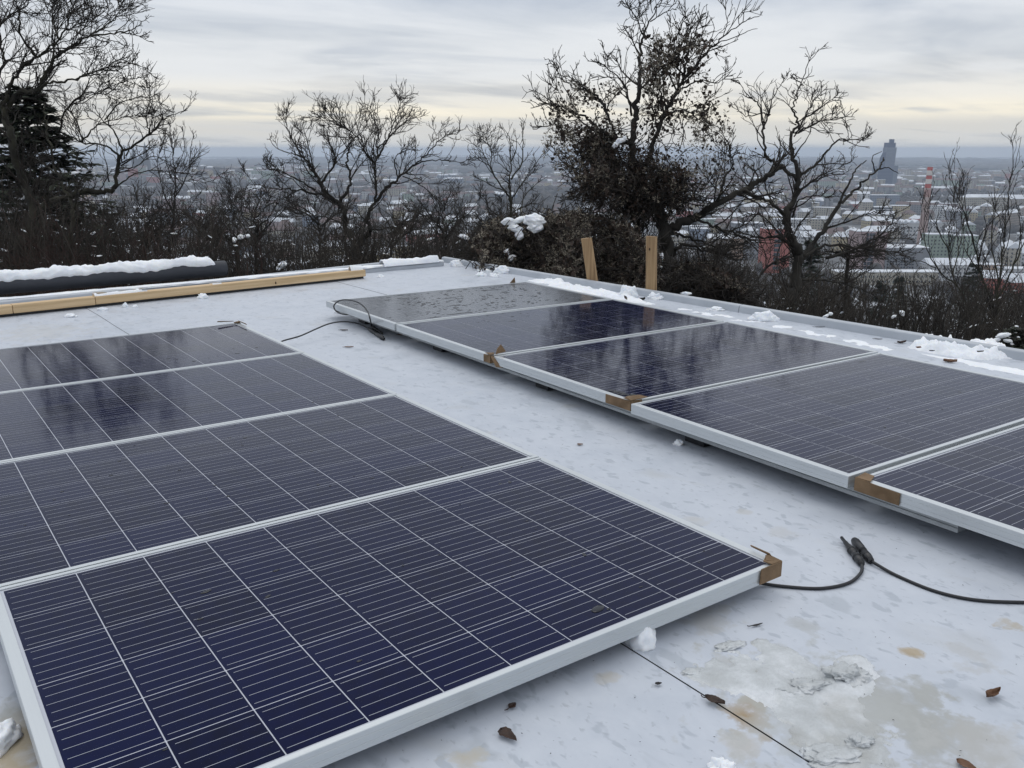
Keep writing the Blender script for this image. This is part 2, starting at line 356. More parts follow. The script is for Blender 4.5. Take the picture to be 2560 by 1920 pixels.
def sheet(name, xa, xb, z):                       # membrane sheet with its own lapped edge
    n = 60; ys = np.linspace(-4.95, 8.6, n); V, F = [], []
    def xe(x, y):
        if x is None: return PX(y)+.03
        return x+SKEW[round(x)]*(y-1.2)+.0022*math.sin(y*7)+.0016*math.sin(y*23)
    nx = 8
    for y in ys:
        a, b = xe(xa, y) if xa != x_l else x_l, xe(xb, y)
        for j in range(nx+1):
            x = a+(b-a)*j/nx; V.append((x, min(y, BY(x)+.02), z))
    for i in range(n-1):
        for j in range(nx):
            q = i*(nx+1)+j; F.append((q, q+1, q+nx+2, q+nx+1))
    # a short edge face down to the deck
    k = len(V)
    for i in range(n):
        v = V[i*(nx+1)+nx]; V.append((v[0], v[1], -.006))
    for i in range(n-1): F.append((i*(nx+1)+nx, k+i, k+i+1, (i+1)*(nx+1)+nx))
    return mesh_obj('membrane_sheet', V, F, M_roof, roof)
sheet('a', x_l, 1.2645, 0.0); sheet('b', 1.2667, 3.2445, .0015); sheet('c', 3.2467, None, .003)
def kerb(p0, p1, inward, name):
    p0, p1 = np.array(p0, float), np.array(p1, float); d = p1-p0; L = np.linalg.norm(d); d /= L; nrm = np.array(inward)
    prof = [(0, -.02), (.014, .046), (.020, .052), (.048, .056), (.052, .05), (.054, -.16), (.046, -.16), (.04, -.02)]       # distance outward, height
    cuts = [0]+list(np.arange(1.05, L-.3, 2.0))+[L]
    for a, b in zip(cuts[:-1], cuts[1:]):
        mb = MB(); poly = [(*(p0+d*(a+.002)-nrm*o), h) for o, h in prof]; mb.prism(poly, (*(d*(b-a-.004)), 0)); mb.obj('parapet_flashing', M_zinc, roof, bevel=.003)
kerb((PX(-5), -5), (CORNER[0], CORNER[1]+.0), (-1, -.047), 'r')
kerb((x_l, BY(x_l)), (CORNER[0]-.004, CORNER[1]), (0, -1), 'b')

# ------------------------------------------------------------------ photovoltaic panels
LP, WP, FH = 1.65, .992, .040
cmrg, pit, rmrg = .0315, .159, .0205; CS = .1564
def frame_profile(w):           # across (0 outer) , height
    return [(0, 0), (0, .011), (.0009, .0115), (.0009, .0128), (0, .0133), (0, .0265), (.0009, .027), (.0009, .0283), (0, .0288), (0, .0388), (.0012, FH), (w, FH), (w, FH-.0022), (.006, FH-.0022), (.006, 0)]
def rail_mesh(L, w, name):
    P = frame_profile(w); n = len(P)
    V = [(0+a, a, h) for a, h in P]+[(L-a, a, h) for a, h in P]      # mitred ends
    F = [tuple(range(n)), tuple(range(2*n-1, n-1, -1))]+[(i, n+i, n+(i+1) % n, (i+1) % n) for i in range(n)]
    me = bpy.data.meshes.new(name); me.from_pydata(V, [], F); me.materials.append(M_alu); me.update(); return me
ME_long, ME_short = rail_mesh(LP, .013, 'long_rail'), rail_mesh(WP, .024, 'short_rail')
def cell_mesh():
    c, h = .0010, .1564; V = [(c, 0, 0), (h-c, 0, 0), (h, c, 0), (h, h-c, 0), (h-c, h, 0), (c, h, 0), (0, h-c, 0), (0, c, 0)]
    V += [(x, y, -.0003) for x, y, _ in V]; F = [tuple(range(8))]+[(i, 8+i, 8+(i+1) % 8, (i+1) % 8) for i in range(8)]
    me = bpy.data.meshes.new('cell'); me.from_pydata(V, [], F); me.materials.append(M_cell); me.update(); return me
ME_cell = cell_mesh(); GZ = FH-.0030
def bus_mesh():
    mb = MB()
    for c in range(10):
        for r in range(6):
            x0 = cmrg+c*pit; y1 = -(rmrg+r*pit)
            for k in range(5):
                y = y1-CS*(k+.5)/5; e0, e1 = x0+.004+.006*random.random(), x0+CS-.001-.004*random.random(); w = .00062
                mb.add([(e0, y-w, GZ+.0007), (e1, y-w, GZ+.0007), (e1, y+w, GZ+.0007), (e0, y+w, GZ+.0007)], [(0, 1, 2, 3)])
    me = bpy.data.meshes.new('busbars'); me.from_pydata(mb.v, [], mb.f); me.materials.append(M_bus); me.update(); return me
ME_bus = bus_mesh()
mbk = MB().box(.008, LP-.008, -WP+.008, -.008, GZ-.004, GZ); ME_back = bpy.data.meshes.new('laminate'); ME_back.from_pydata(mbk.v, [], mbk.f); ME_back.materials.append(M_back); ME_back.update()
def link(name, me, parent, loc=(0, 0, 0), rz=0):
    o = bpy.data.objects.new(name, me); COL.objects.link(o); o.parent = parent; o.location = loc; o.rotation_euler = (0, 0, rz); return o
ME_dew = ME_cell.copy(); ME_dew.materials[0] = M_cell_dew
def panel(x, y, ztop, yaw, tilt, slope, label, group, cellme=None):
    t = thing('solar_panel', label, 'solar panel', (x, y, ztop-FH), (slope, tilt, yaw), group)
    link('frame_rail', ME_long, t, (0, -WP, 0)); link('frame_rail', ME_long, t, (LP, 0, 0), math.pi)
    link('frame_rail', ME_short, t, (0, 0, 0), -math.pi/2); link('frame_rail', ME_short, t, (LP, -WP, 0), math.pi/2)
    link('laminate', ME_back, t); stuffpart(link('busbar_ribbons', ME_bus, t))
    for c in range(10):
        for r in range(6): link('cell', cellme or ME_cell, t, (cmrg+c*pit, -(rmrg+r*pit)-CS, GZ+.0003))
    return t
LZ = CAM_H-1.0066; LX, LY = 1.7575, 2.279
lab = ['front solar panel of the left row, dark blue cells, cardboard at its right corner', 'second solar panel from the front of the left row', 'third solar panel from the front of the left row', 'rearmost solar panel of the left row, its back edge nearest the timber beams']
LEFT = [panel(LX-LP+dx, LY+k*(WP+.0075)+.0, LZ, R(.0+dy), R(.1), 0, lab[k], 'left row of panels') for k, (dx, dy) in enumerate([(.003, .0), (-.003, .06), (-.002, .0), (-.001, .1)])]
RYAW, RSL = -.0197, -.0016; RZ = CAM_H-.9728
lab = ['wet rearmost solar panel of the right row, speckled with dark water drops', 'second solar panel from the back of the right row, reflecting both wooden planks', 'middle solar panel of the right row between two cardboard corners', 'fourth solar panel from the back of the right row, reflecting pale sky', 'nearest solar panel of the right row, cut off by the frame']
RIGHT = []; RP0 = np.array([2.3792, 2.4881, RZ]); RB = np.array([-math.sin(RYAW), math.cos(RYAW), RSL]); RA = np.array([math.cos(RYAW), math.sin(RYAW), -.0021])
ROFF = {1: .002, 2: .002, 3: .008, 4: -.012, 5: -.004}
def rpt(k, a, b, dz=0): return RP0+RA*(LP*a+ROFF[k])+RB*(-(b*WP)-(k-4)*(WP+.024))+np.array([0, 0, dz])
for k in range(1, 6):
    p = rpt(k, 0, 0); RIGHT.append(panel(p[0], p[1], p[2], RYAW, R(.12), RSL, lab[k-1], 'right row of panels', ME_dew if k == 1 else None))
# mounting rails under the rows, and their rubber pads
def mount(p0, p1, z0, z1, w, label):
    p0, p1 = np.array(p0), np.array(p1); t = thing('mounting_rail', label, 'rail', (p0[0], p0[1], 0), group='mounting rails under the panels')
    d = (p1-p0)/np.linalg.norm(p1-p0); n = np.array([-d[1], d[0]]); e = p1-p0
    mb = MB(); poly = [(*(n*a), h) for a, h in ((0, z0), (0, z0+.012), (.003, z0+.014), (0, z0+.016), (0, z1), (w, z1), (w, z0))]; mb.prism(poly, (*e, 0)); mb.obj('profile', M_rail, t)
    L = np.linalg.norm(e)
    for s in np.arange(.25, L-.5, .99):
        q = d*s; mb = MB(); mb.prism([(*(q+n*a+d*b), 0.004) for a, b in ((.05, -.05), (w+.10, -.05), (w+.10, .05), (.05, .05))], (0, 0, z0-.004)); mb.obj('pad', M_cable, t, bevel=.003)
rl = lambda a, b: (RP0+RA*a+RB*b)[:2]
mount(rl(.05, 2.96), rl(.02, -1.33), RZ-FH-.030, RZ-FH-.001, .04, 'grey metal rail under the left edge of the right panel row')
mount(rl(1.55, 2.96), rl(1.55, -1.33), .040, RZ-FH-.006, .04, 'grey metal rail under the parapet side of the right panel row')
mount((LX-.12, 5.1), (LX-.12, 1.45), .008, LZ-FH-.002, .04, 'metal rail under the right edge of the left panel row')
mount((LX-1.5, 5.1), (LX-1.5, 1.45), .008, LZ-FH-.002, .04, 'metal rail under the far left edge of the left panel row')

# cardboard corner protectors
def sheet_fold(polys, m, name, parent, loc, th=.0028):
    V, F = [], []
    for P in polys:
        k = len(V); V += [tuple(p) for p in P]; F.append(tuple(range(k, k+len(P))))
    o = mesh_obj(name, V, F, m, parent, False, loc); s = o.modifiers.new('solid', 'SOLIDIFY'); s.thickness = th; s.offset = 1; return o
def protector(c, ax, ay, la, lb, label, flap=None, over=.045, torn=0.0):
    """c: top outer corner; ax, ay unit directions along the two panel edges"""
    c, ax, ay = np.array(c), np.array([*ax, 0]), np.array([*ay, 0]); up = np.array([0, 0, 1]); o = -(ax+ay)*.0025+up*.002; c = c+o; h = -up*(FH+.001)
    t = thing('corner_protector', label, 'cardboard', c)
    a0, b0 = c+ax*la, c+ay*lb
    sheet_fold([[c, a0-up*torn, a0+h+ax*.004, c+h]], M_card, 'side_panel', t, c); sheet_fold([[c, c+h, b0+h, b0-up*.004]], M_card, 'side_panel', t, c)
    sheet_fold([[c+up*.0015, c+ax*la*.45+up*.0015, c+ax*over*.9+ay*over*.55+up*.002, c+ay*over+up*.003]], M_card, 'top_flap', t, c)
    for f in flap or []: sheet_fold([[c+ax*p[0]+ay*p[1]+up*p[2] for p in f]], M_card, 'torn_flap', t, c)
    return t
c = (LX, LY-WP, LZ); protector(c, (-1, 0), (0, 1), .078, .05, 'brown cardboard corner on the front right corner of the left row', [[(.004, .03, .002), (.002, .095, .003), (.004, .097, .007), (.006, .035, .008)], [(.012, .012, .002), (.035, .02, .003), (.02, .035, .008), (.01, .03, .007)]])
aL, bB = tuple(RA[:2]), tuple(RB[:2]); nB = tuple(-RB[:2])
protector(rpt(5, 0, 0), aL, nB, .055, .15, 'long brown cardboard piece where the two nearest right-row panels meet', [[(.0, .0, .001), (.06, -.01, .001), (.05, .03, .004), (.0, .05, .003)]])
protector(rpt(3, 0, 1), aL, bB, .06, .155, 'flat cardboard corner by the wet smear on the middle right panel', [[(.0, .0, .002), (.09, .0, .003), (.06, .02, .012), (.01, .045, .006)]])
protector(rpt(2, 0, 1), aL, bB, .05, .06, 'torn cardboard corner with an upright flap on the right row', [[(.03, .0, .0), (.10, .012, .004), (.075, .02, .042), (.05, .015, .024)], [(.0, -.05, -.05), (.0, .0, -.002), (.004, -.02, -.004), (.012, -.09, -.046)]], torn=.01)
c = (LX, LY+3*(WP+.0075), LZ); protector(c, (-1, 0), (0, -1), .03, .03, 'scrap of tan cardboard on the back corner of the left row', [[(.03, -.005, .004), (.13, -.006, .010), (.128, .004, .016), (.04, .006, .008)], [(.0, .02, .004), (.004, .15, .006), (.010, .15, .014), (.01, .02, .012)]])
p = rpt(1, .92, -.006); t = thing('corner_protector', 'small dark cardboard triangle upright behind the wet panel', 'cardboard', p); sheet_fold([[p+np.array([-.03, 0, -.005]), p+np.array([.035, .01, -.005]), p+np.array([.02, .0, .04])]], M_card, 'torn_flap', t, p)

# cables and plug connectors
def lathe(p0, p1, prof, sides=12):
    p0, p1 = np.array(p0), np.array(p1); d = (p1-p0); P = np.array([p0+d*a for a, _ in prof]); r = np.array([b for _, b in prof]); tb = Tubes(); tb.add(P, r, sides); return tb
CONN = [(0, .004), (.0, .0075), (.10, .009), (.12, .0105), (.30, .0105), (.31, .0085), (.40, .0085), (.41, .0105), (.55, .0105), (.57, .0085), (.66, .0085), (.67, .0065), (.80, .0065), (.81, .005), (1.0, .0048), (1.0, .001)]
CONF = [(0, .004), (.0, .0085), (.12, .0095), (.14, .0115), (.36, .0115), (.37, .009), (.5, .0095), (.62, .0125), (.92, .0125), (.93, .010), (1.0, .010), (1.0, .001)]
def cable(pts, label, conn=None, prof=CONN, r=.0045):
    P = catmull(pts, 10); t = thing('cable', label, 'cable', P[0]); tb = Tubes(); tb.add(P, np.full(len(P), r), 8); tb.obj('lead', M_cable, t, P[0])
    if conn is not None: 
        pc = lathe(P[-1], conn, prof).obj('plug_connector', M_plug, t, P[0], smooth=False); d_ = np.array(conn)-P[-1]
        for f_, rr_ in ((.04, .0098), (.22, .0122), (.48, .0118)): lathe(P[-1]+d_*f_, P[-1]+d_*(f_+.045), [(0, rr_*.8), (0, rr_), (1, rr_), (1, rr_*.8)]).obj('grip_ring', M_cable, pc, P[0], smooth=False)
Z = .006
cable([onz(x, y, z) for x, y, z in ((1840, 1440, .03), (1893, 1456, .01), (1960, 1466, Z), (2051, 1471, Z), (2120, 1458, Z), (2152, 1432, .008), (2155, 1410, .012))], 'black cable curling from the front panel corner to a plug on the roof', onz(2104, 1344, .014))
cable([onz(x, y, z) for x, y, z in ((2660, 1506, Z), (2560, 1506, Z), (2440, 1500, Z), (2338, 1478, Z), (2240, 1438, Z), (2178, 1403, .012))], 'black cable leaving the frame on the right, its plug beside another', onz(2136, 1351, .014), CONF)
cable([onz(x, y, z) for x, y, z in ((690, 862, .02), (708, 852, .03), (750, 840, .05), (791, 822, .07), (824, 809, .08), (860, 804, .07), (895, 809, .04), (921, 821, .014))], 'thin black cable arching from the left row to a plug by the right row', onz(959, 847, .013), CONF)
lx = 2.425
cable([onx(x, y, lx+dx) for x, y, dx in ((890, 786, .06), (862, 786, .01), (845, 781, -.01), (836, 772, -.015), (836, 762, -.012), (848, 752, 0), (868, 749.5, .0), (892.5, 755, -.0), (909, 766, -.02), (920, 781, -.05), (925, 797, -.09))]+[onz(929, 816, .02)], 'black cable looping over the rear left corner of the right row', onz(956, 834, .013), CONN)

# timber, profile, roll of membrane and planks
def beam(pa, pb, w, h, z0, m, name, label, cat, bev=.004, group=None, cutz=True):
    pa, pb = np.array(pa[:2]), np.array(pb[:2]); e = pb-pa; L = np.linalg.norm(e); rz = math.atan2(e[1], e[0])
    t = thing(name, label, cat, (*pa, z0), (0, 0, rz), group); t['kind'] = 'thing'; MB().box(0, L, 0, w, 0, h).obj('body', m, t, bevel=bev); return t, L
def wpt(px, z=.02):  # front foot of the timber run
    a, b = onz(0, 795, 0), onz(917, 697, 0); ra = onz(px, 740, 0); d = ray(px, 740); A = np.array([[b[0]-a[0], -d[0]], [b[1]-a[1], -d[1]]]); s = np.linalg.solve(A, -a[:2]); return a+(b-a)*s[0]
q = wpt(917), wpt(238), wpt(28), wpt(-330)
tb1, L1 = beam(q[1], q[0], .075, .058, .022, M_wood, 'timber_beam', 'longest pale timber beam ending near the roof corner', 'timber', group='timber beams laid end to end')
beam(q[2], q[1]-(q[1]-q[2])*.006, .075, .058, .020, M_wood, 'timber_beam', 'short middle piece of pale timber between two dark joints', 'timber', group='timber beams laid end to end')
beam(q[3], q[2]-(q[2]-q[3])*.004, .075, .058, .020, M_wood, 'timber_beam', 'pale timber beam running out of the left frame edge', 'timber', group='timber beams laid end to end')
for s_, zz_ in ((.62, .004),):
    V, F = ICO[2]; mesh_obj('knot', V*np.array([.006, .0022, .012])+np.array([L1*s_, -.0005, .02+zz_]), [F], M_knot, tb1.children[0], True)
a, b = q[3], q[0]-(q[0]-q[3])*.004; beam(a+np.array([0, .022, 0]), b+np.array([0, .022, 0]), .04, .0165, .003, M_cable, 'shadow_strip', 'added dark strip standing in for the shadow under the timber beams', 'strip', 0)  # no real part: dark strip added as the shadow line beneath the beams
ap = onz(1110, 665.5, 0), onz(0, 768, 0); ad = ap[0]-ap[1]; aL_ = np.linalg.norm(ad[:2])
alu = thing('metal_profile', 'long grey metal channel lying along the back roof edge under snow', 'metal profile', (ap[1]-ad*.25), (0, 0, math.atan2(ad[1], ad[0])))
AL = aL_*1.25
mb = MB()
mb.prism([(0, y, z) for y, z in ((0, .004), (.10, .004), (.10, .05), (.097, .05), (.097, .007), (.003, .007), (.003, .030), (.008, .030), (.008, .034), (0, .034))], (AL, 0, 0)); mb.obj('channel', M_zinc, alu)
MB().box(0, AL, .001, .099, .0365, .052).obj('cover_strip', M_zinc, alu, bevel=.002)
def snow_strip(L, w, h, seed, y0, z0, x0=0, parent=None, name='snow_cap', gap=0.0, res=.018, loc=None):
    nx, ny = int(L/res), 12; X = np.linspace(0, L, nx); V, keep = [], []
    for i, x in enumerate(X):
        for j in range(ny+1):
            v = j/ny; e = 1-abs(2*v-1)**2.6
            n1 = noise.fractal(Vector((x*3+seed, v*1.2, seed)), .8, 2, 4); n2 = noise.fractal(Vector((x*22+seed, v*5, 3)), .7, 2, 3)
            hh = h*e*(1+.5*n1+.22*n2); yy = y0+w*(v+.10*noise.noise(Vector((x*9+seed, v*2, 7)))*(1 if j < ny//2 else .4)); V.append((x0+x, yy, z0+max(hh, 0)-(.0 if 0 < j < ny else .006)))
            keep.append(noise.fractal(Vector((x*1.6+seed*2, v*.7, 11)), .8, 2, 3) > gap-1)
    F = []
    for i in range(nx-1):
        for j in range(ny):
            a = i*(ny+1)+j
            if keep[a] and keep[a+ny+2]: F.append((a, a+ny+1, a+ny+2, a+1))
    return mesh_obj(name, V, F, M_snow, parent, True, loc)
snow_strip(AL, .10, .010, 3, -.002, .050, 0, alu)
snow_strip(.60, .115, .045, 5, -.008, .052, AL-.66, alu); snow_strip(L1*.42, .07, .022, 8.2, .006, .056, 0, tb1, gap=.88)
snow_strip(.12, .05, .028, 2.2, .01, .056, L1-.14, tb1)
# membrane roll
ra, rb = onz(-330, 768, .055), onz(572, 692, .055); rd = (rb-ra); RLn = np.linalg.norm(rd[:2]); rrz = math.atan2(rd[1], rd[0])
roll = thing('membrane_roll', 'dark grey rolled membrane capped with snow along the back edge', 'roll', ra, (0, 0, rrz)); RR = .066
prof = []; spiral = [(RR-.0007*a/ .5, a) for a in np.arange(0, 2*math.pi*7, math.pi/9)]
n = 40; V = []; F = []
for x, rr_ in ((0, RR*.96), (.006, RR), (RLn-.008, RR), (RLn, RR*.97), (RLn+.0005, RR*.55), (RLn-.05, RR*.52)):
    for a in range(n):
        th = 2*math.pi*a/n; w = 1+.03*math.sin(th*1-1); V.append((x, RR+rr_*w*math.cos(th), RR+rr_*.98*math.sin(th)))
for k in range(5):
    for a in range(n): F.append((k*n+a, k*n+(a+1) % n, (k+1)*n+(a+1) % n, (k+1)*n+a))
coil = mesh_obj('coil', V, F, M_roll, roll, True)
mb = MB(); 
for a in range(30):
    r0 = RR*.9-a*.0008
sp = np.array([(RLn+.001, RR+(RR*.94-.0042*a)*math.cos(a*1.0), RR+(RR*.94-.0042*a)*math.sin(a*1.0)) for a in np.arange(0, 7, .15)]); tb = Tubes(); tb.add(sp, np.full(len(sp), .0012), 5); tb.obj('coil_edge', M_black, coil)
def roll_snow():
    L = RLn-.10; nx, ny = int(L/.016), 18; V, F = [], []
    for i in range(nx):
        x = L*i/(nx-1)
        lo = -1.0+.34*noise.fractal(Vector((x*3.0, 0, 4)), .7, 2, 5)+.16*noise.noise(Vector((x*19, 2, 1))); hi = .9
        endf = min(1, (L-x)/.05)**.5
        for j in range(ny+1):
            v = j/ny; th = math.pi/2-(lo+(hi-lo)*v); e = max(0, 1-abs(2*v-1)**3.0)
            hh = (.040*e*(1+.42*noise.fractal(Vector((x*4.5, v*2, 9)), .7, 2, 4)+.34*noise.fractal(Vector((x*18, v*6, 5)), .6, 2, 4)))*endf
            if abs(x-(L-.17)) < .09: hh += .022*math.exp(-((x-(L-.17))/.035)**2)*e
            r_ = RR*1.0+max(hh, 0)*(1-.0*v)-(.004 if j in (0, ny) else 0); V.append((x, RR-r_*math.cos(th)*-1, RR+r_*math.sin(th)))
    for i in range(nx-1):
        for j in range(ny):
            a = i*(ny+1)+j; F.append((a, a+1, a+ny+2, a+ny+1))
    return mesh_obj('snow_cap', V, F, M_snow, roll, True)
roll_snow()
def plank(tl, tr, bl, br, y, label, th=.028):
    D = onx((bl[0]+br[0])/2, (bl[1]+br[1])/2, PX(y)+.075)
    P = [onplane(*bl, D, FW3), onplane(*br, D, FW3), onplane(*tr, D, FW3), onplane(*tl, D, FW3)]; up = (P[3]-P[0]); up /= np.linalg.norm(up); P[0] = P[0]-up*.5; P[1] = P[1]-up*.5
    e = np.cross(P[1]-P[0], P[3]-P[0]); e /= np.linalg.norm(e); e = -e if e@AX_F < 0 else e; base = P[0]
    t = thing('wooden_plank', label, 'plank', base, group='upright planks behind the parapet')
    o = MB().prism(P, e*th).obj('board', M_wood2, t, base, bevel=.003); return t, P, e
t, P, e = plank((1453, 597), (1474, 594.5), (1468, 702), (1491, 706), 5.4, 'wooden plank leaning to the left behind the parapet')
MB().prism([P[1]+e*.002, P[1]+e*.026+AX_R*.016, P[2]+e*.026+AX_R*.016, P[2]+e*.002], AX_R*.004).obj('side_batten', M_wood2, t, P[0])
t, P, e = plank((1616.3, 590.3), (1640, 591.5), (1615.2, 727), (1639, 730.5), 4.7, 'upright wooden plank with a dark knot behind the parapet')
MB().prism([P[1]+e*.002, P[1]+e*.026+AX_R*.010, P[2]+e*.026+AX_R*.010, P[2]+e*.002], AX_R*.004).obj('side_batten', M_wood2, t, P[0])
V, F = ICO[2]; kc = onplane(1624, 623, P[3], FW3); mesh_obj('knot', V@np.diag([.006, .006, .011])+kc-e*.001, [F], M_knot, t.children[0], True, P[0])

# ------------------------------------------------------------------ snow and ice on the roof
def snow_lump(px, py, w, d, h, label, seed, rz=0, group='snow lumps on the roof', z=.003, extra=0, amp=.38, sub=4, m=None):
    p = onz(px, py, z); V, F = lumpy((w/2, d/2, h/1.3), seed, sub, amp); Vs, Fs = [V], [F]
    rg = np.random.default_rng(int(seed*100))
    for k in range(extra):
        a = rg.uniform(0, 6.28); s_ = rg.uniform(.25, .55); U, G = lumpy((w/2*s_, d/2*s_, h/1.3*s_), seed+k+1.3, 3, .4)
        Vs.append(U+np.array([math.cos(a)*w*.42, math.sin(a)*d*.45, 0])); Fs.append(G+sum(len(q) for q in Vs[:-1]))
    o = mesh_obj('snow_lump', np.vstack(Vs), [np.vstack(Fs)], m or M_snow, None, True); o.location = (p[0], p[1], p[2]-.004); o.rotation_euler = (0, 0, rz-YAW)
    return tag(o, label, 'snow', group)
snow_lump(1142, 666, .115, .09, .06, 'rounded snow lump in the far roof corner by the metal channel', 1.1, extra=2)
snow_lump(1210, 679, .13, .05, .028, 'crumbly flat snow against the parapet near the far corner', 2.7, extra=4)
snow_lump(1203, 690, .10, .07, .035, 'left of the three snow lumps behind the wet panel', 3.4)
snow_lump(1235, 692, .08, .06, .035, 'small middle of the three snow lumps behind the wet panel', 4.2)
snow_lump(1256, 683, .14, .08, .065, 'largest of the three snow lumps behind the wet panel', 5.6, extra=2)
snow_lump(952, 693, .06, .05, .025, 'lone snow lump beside the end of the timber beam', 6.3)
snow_lump(1570, 742, .14, .09, .085, 'tall snow lump with a dark leaf before the planks', 7.9, extra=1)
snow_lump(1637, 748, .11, .06, .045, 'ragged small snow lump below the upright plank', 8.4, extra=3, amp=.6)
snow_lump(1788, 776, .11, .06, .028, 'low melting snow scrap against the parapet beside the middle panel', 9.4, extra=2)
snow_lump(1912, 801, .17, .10, .06, 'snow lump against the parapet below the right-hand tree', 10.2, extra=2)
snow_lump(1600, 1604, .068, .085, .055, 'smooth snow lump at the front edge of the left row', 11.5, .3, amp=.2)
snow_lump(1697, 1111, .035, .025, .022, 'tiny snow lump alone between the panel rows', 12.6, extra=2)
snow_lump(176, 791, .075, .05, .022, 'leftmost snow crumb at the foot of the timber', 13.5, extra=3)
snow_lump(257, 775, .07, .03, .022, 'flat snow crumb by the dark timber joint', 14.2)
snow_lump(314, 767, .035, .03, .03, 'narrower of two snow crumbs in front of the timber', 15.2)
snow_lump(339, 768, .04, .03, .02, 'lower of two snow crumbs in front of the timber', 16.2)
snow_lump(507, 745, .08, .05, .035, 'biggest snow crumb in front of the timber beam', 17.3)
snow_lump(2, 1860, .05, .09, .035, 'snow heap by the front left corner of the left row', 18.7, extra=1)
snow_lump(1806, 1924, .045, .035, .02, 'jagged snow scrap at the lower frame edge', 19.9, extra=2, amp=.6)
def snow_field(poly, h, label, seed, res=.012, rough=1.0, name='snow_drift', m=None, group=None, cut=.0, zb=.003, edge=.06, taper=.6):
    """low drift over a polygon given in photo pixels on the roof plane"""
    P = np.array([onz(x, y)[:2] for x, y in poly]); lo, hi = P.min(0)-.03, P.max(0)+.03
    nx, ny = [max(4, int((hi[k]-lo[k])/res)) for k in (0, 1)]; X, Y = np.meshgrid(np.linspace(lo[0], hi[0], nx), np.linspace(lo[1], hi[1], ny), indexing='ij')
    d = np.full(X.shape, 9.0); inside = np.zeros(X.shape, bool)
    for a, b in zip(P, np.roll(P, -1, 0)):
        e = b-a; t_ = np.clip(((X-a[0])*e[0]+(Y-a[1])*e[1])/(e@e), 0, 1); d = np.minimum(d, np.hypot(X-a[0]-t_*e[0], Y-a[1]-t_*e[1]))
        c_ = ((a[1] > Y) != (b[1] > Y)); xi = a[0]+(Y-a[1])/(b[1]-a[1]+1e-12)*(b[0]-a[0]); inside ^= c_ & (X < xi)
    sd_ = np.where(inside, d, -d); Q = np.stack([X.ravel(), Y.ravel(), 0*X.ravel()], 1)
    n1 = fbm(Q, 9, 4, seed).reshape(X.shape); n2 = fbm(Q, 38, 3, seed+3).reshape(X.shape)
    e = np.clip((sd_+.025*n1)/edge, 0, 1); H = h*(e**taper)*(.6+.5*rough*np.clip(n1, -.6, .9)+.14*rough*n2)-cut*h
    keep = (H > 0) & (e > 0); Zs = np.where(keep, H, -.004)+zb
    i = np.arange(nx*ny).reshape(nx, ny); F = np.stack([i[:-1, :-1], i[1:, :-1], i[1:, 1:], i[:-1, 1:]], -1).reshape(-1, 4)
    k = keep.ravel(); F = F[k[F].any(1)]; c0 = np.array([*P.mean(0), 0]); used = np.unique(F); mp = np.full(nx*ny, -1); mp[used] = np.arange(len(used))
    V = np.stack([X.ravel(), Y.ravel(), Zs.ravel()], 1)[used]
    o = mesh_obj(name, V, [mp[F]], m or M_snow, None, True, c0); return tag(o, label, 'snow' if m is None else 'ice', group)
snow_field([(1315, 702), (1390, 700), (1450, 716), (1530, 735), (1600, 752), (1640, 762), (1545, 756), (1430, 730)], .034, 'long heap of loose snow between the wet panel and the parapet', 3.3, rough=1.3, cut=.12)
snow_field([(1540, 745), (1700, 768), (1900, 803), (2120, 845), (2270, 876), (2215, 880), (2030, 842), (1800, 797), (1600, 760)], .006, 'thin frosty snow strip between the right row and the parapet', 5.1, res=.014, rough=1.6, cut=.45, m=None)['kind'] = 'stuff'
snow_field([(2265, 872), (2290, 852), (2350, 850), (2420, 862), (2480, 862), (2530, 885), (2525, 905), (2450, 903), (2360, 893)], .062, 'big pile of shovelled snow against the parapet on the right', 7.7, res=.009, rough=1.5, cut=.22)
snow_field([(2300, 885), (2480, 912), (2620, 935), (2640, 960), (2460, 922)], .008, 'thin snow between the nearest right panels and the parapet', 8.8, res=.014, cut=.05)
M_ice2 = M_ice
snow_field([(1690, 1690), (1790, 1610), (1900, 1590), (2060, 1640), (2130, 1610), (2210, 1660), (2250, 1730), (2200, 1790), (2290, 1830), (2330, 1940), (2040, 1960), (1960, 1880), (1880, 1800), (1800, 1740)], 0.013, 'patch of grey melting slush ice in the right foreground', 12.3, res=.006, rough=1.6, name='slush_ice', m=M_ice, cut=.10, edge=.16, taper=1.2)
snow_lump(2120, 1695, .09, .055, .026, 'ridge of clear icy lumps at the heart of the slush', 21.5, .3, amp=.6, extra=6, sub=5, m=M_ice, group='ice lumps in the slush')
snow_lump(2010, 1720, .10, .05, .016, 'low icy lump in the slush beside the dark leaf', 22.7, .1, amp=.6, extra=6, sub=5, m=M_ice, group='ice lumps in the slush')
snow_lump(2080, 1890, .10, .06, .014, 'pale icy heap at the lower edge of the slush', 23.1, .1, amp=.34, extra=7, sub=5, group='ice lumps in the slush', m=M_ice)
snow_lump(2150, 1855, .05, .035, .016, 'bright rounded ice lump above the lower slush heap', 23.9, .1, amp=.4, extra=2, sub=5, group='ice lumps in the slush', m=M_ice)
snow_lump(1825, 1615, .07, .035, .009, 'flat pale ice piece at the back of the slush', 24.5, .4, amp=.5, extra=3, group='ice lumps in the slush', m=M_ice)
snow_lump(1730, 1680, .05, .03, .008, 'leftmost flat ice piece of the slush by the seam', 25.9, .2, amp=.4, extra=2, group='ice lumps in the slush', m=M_ice)

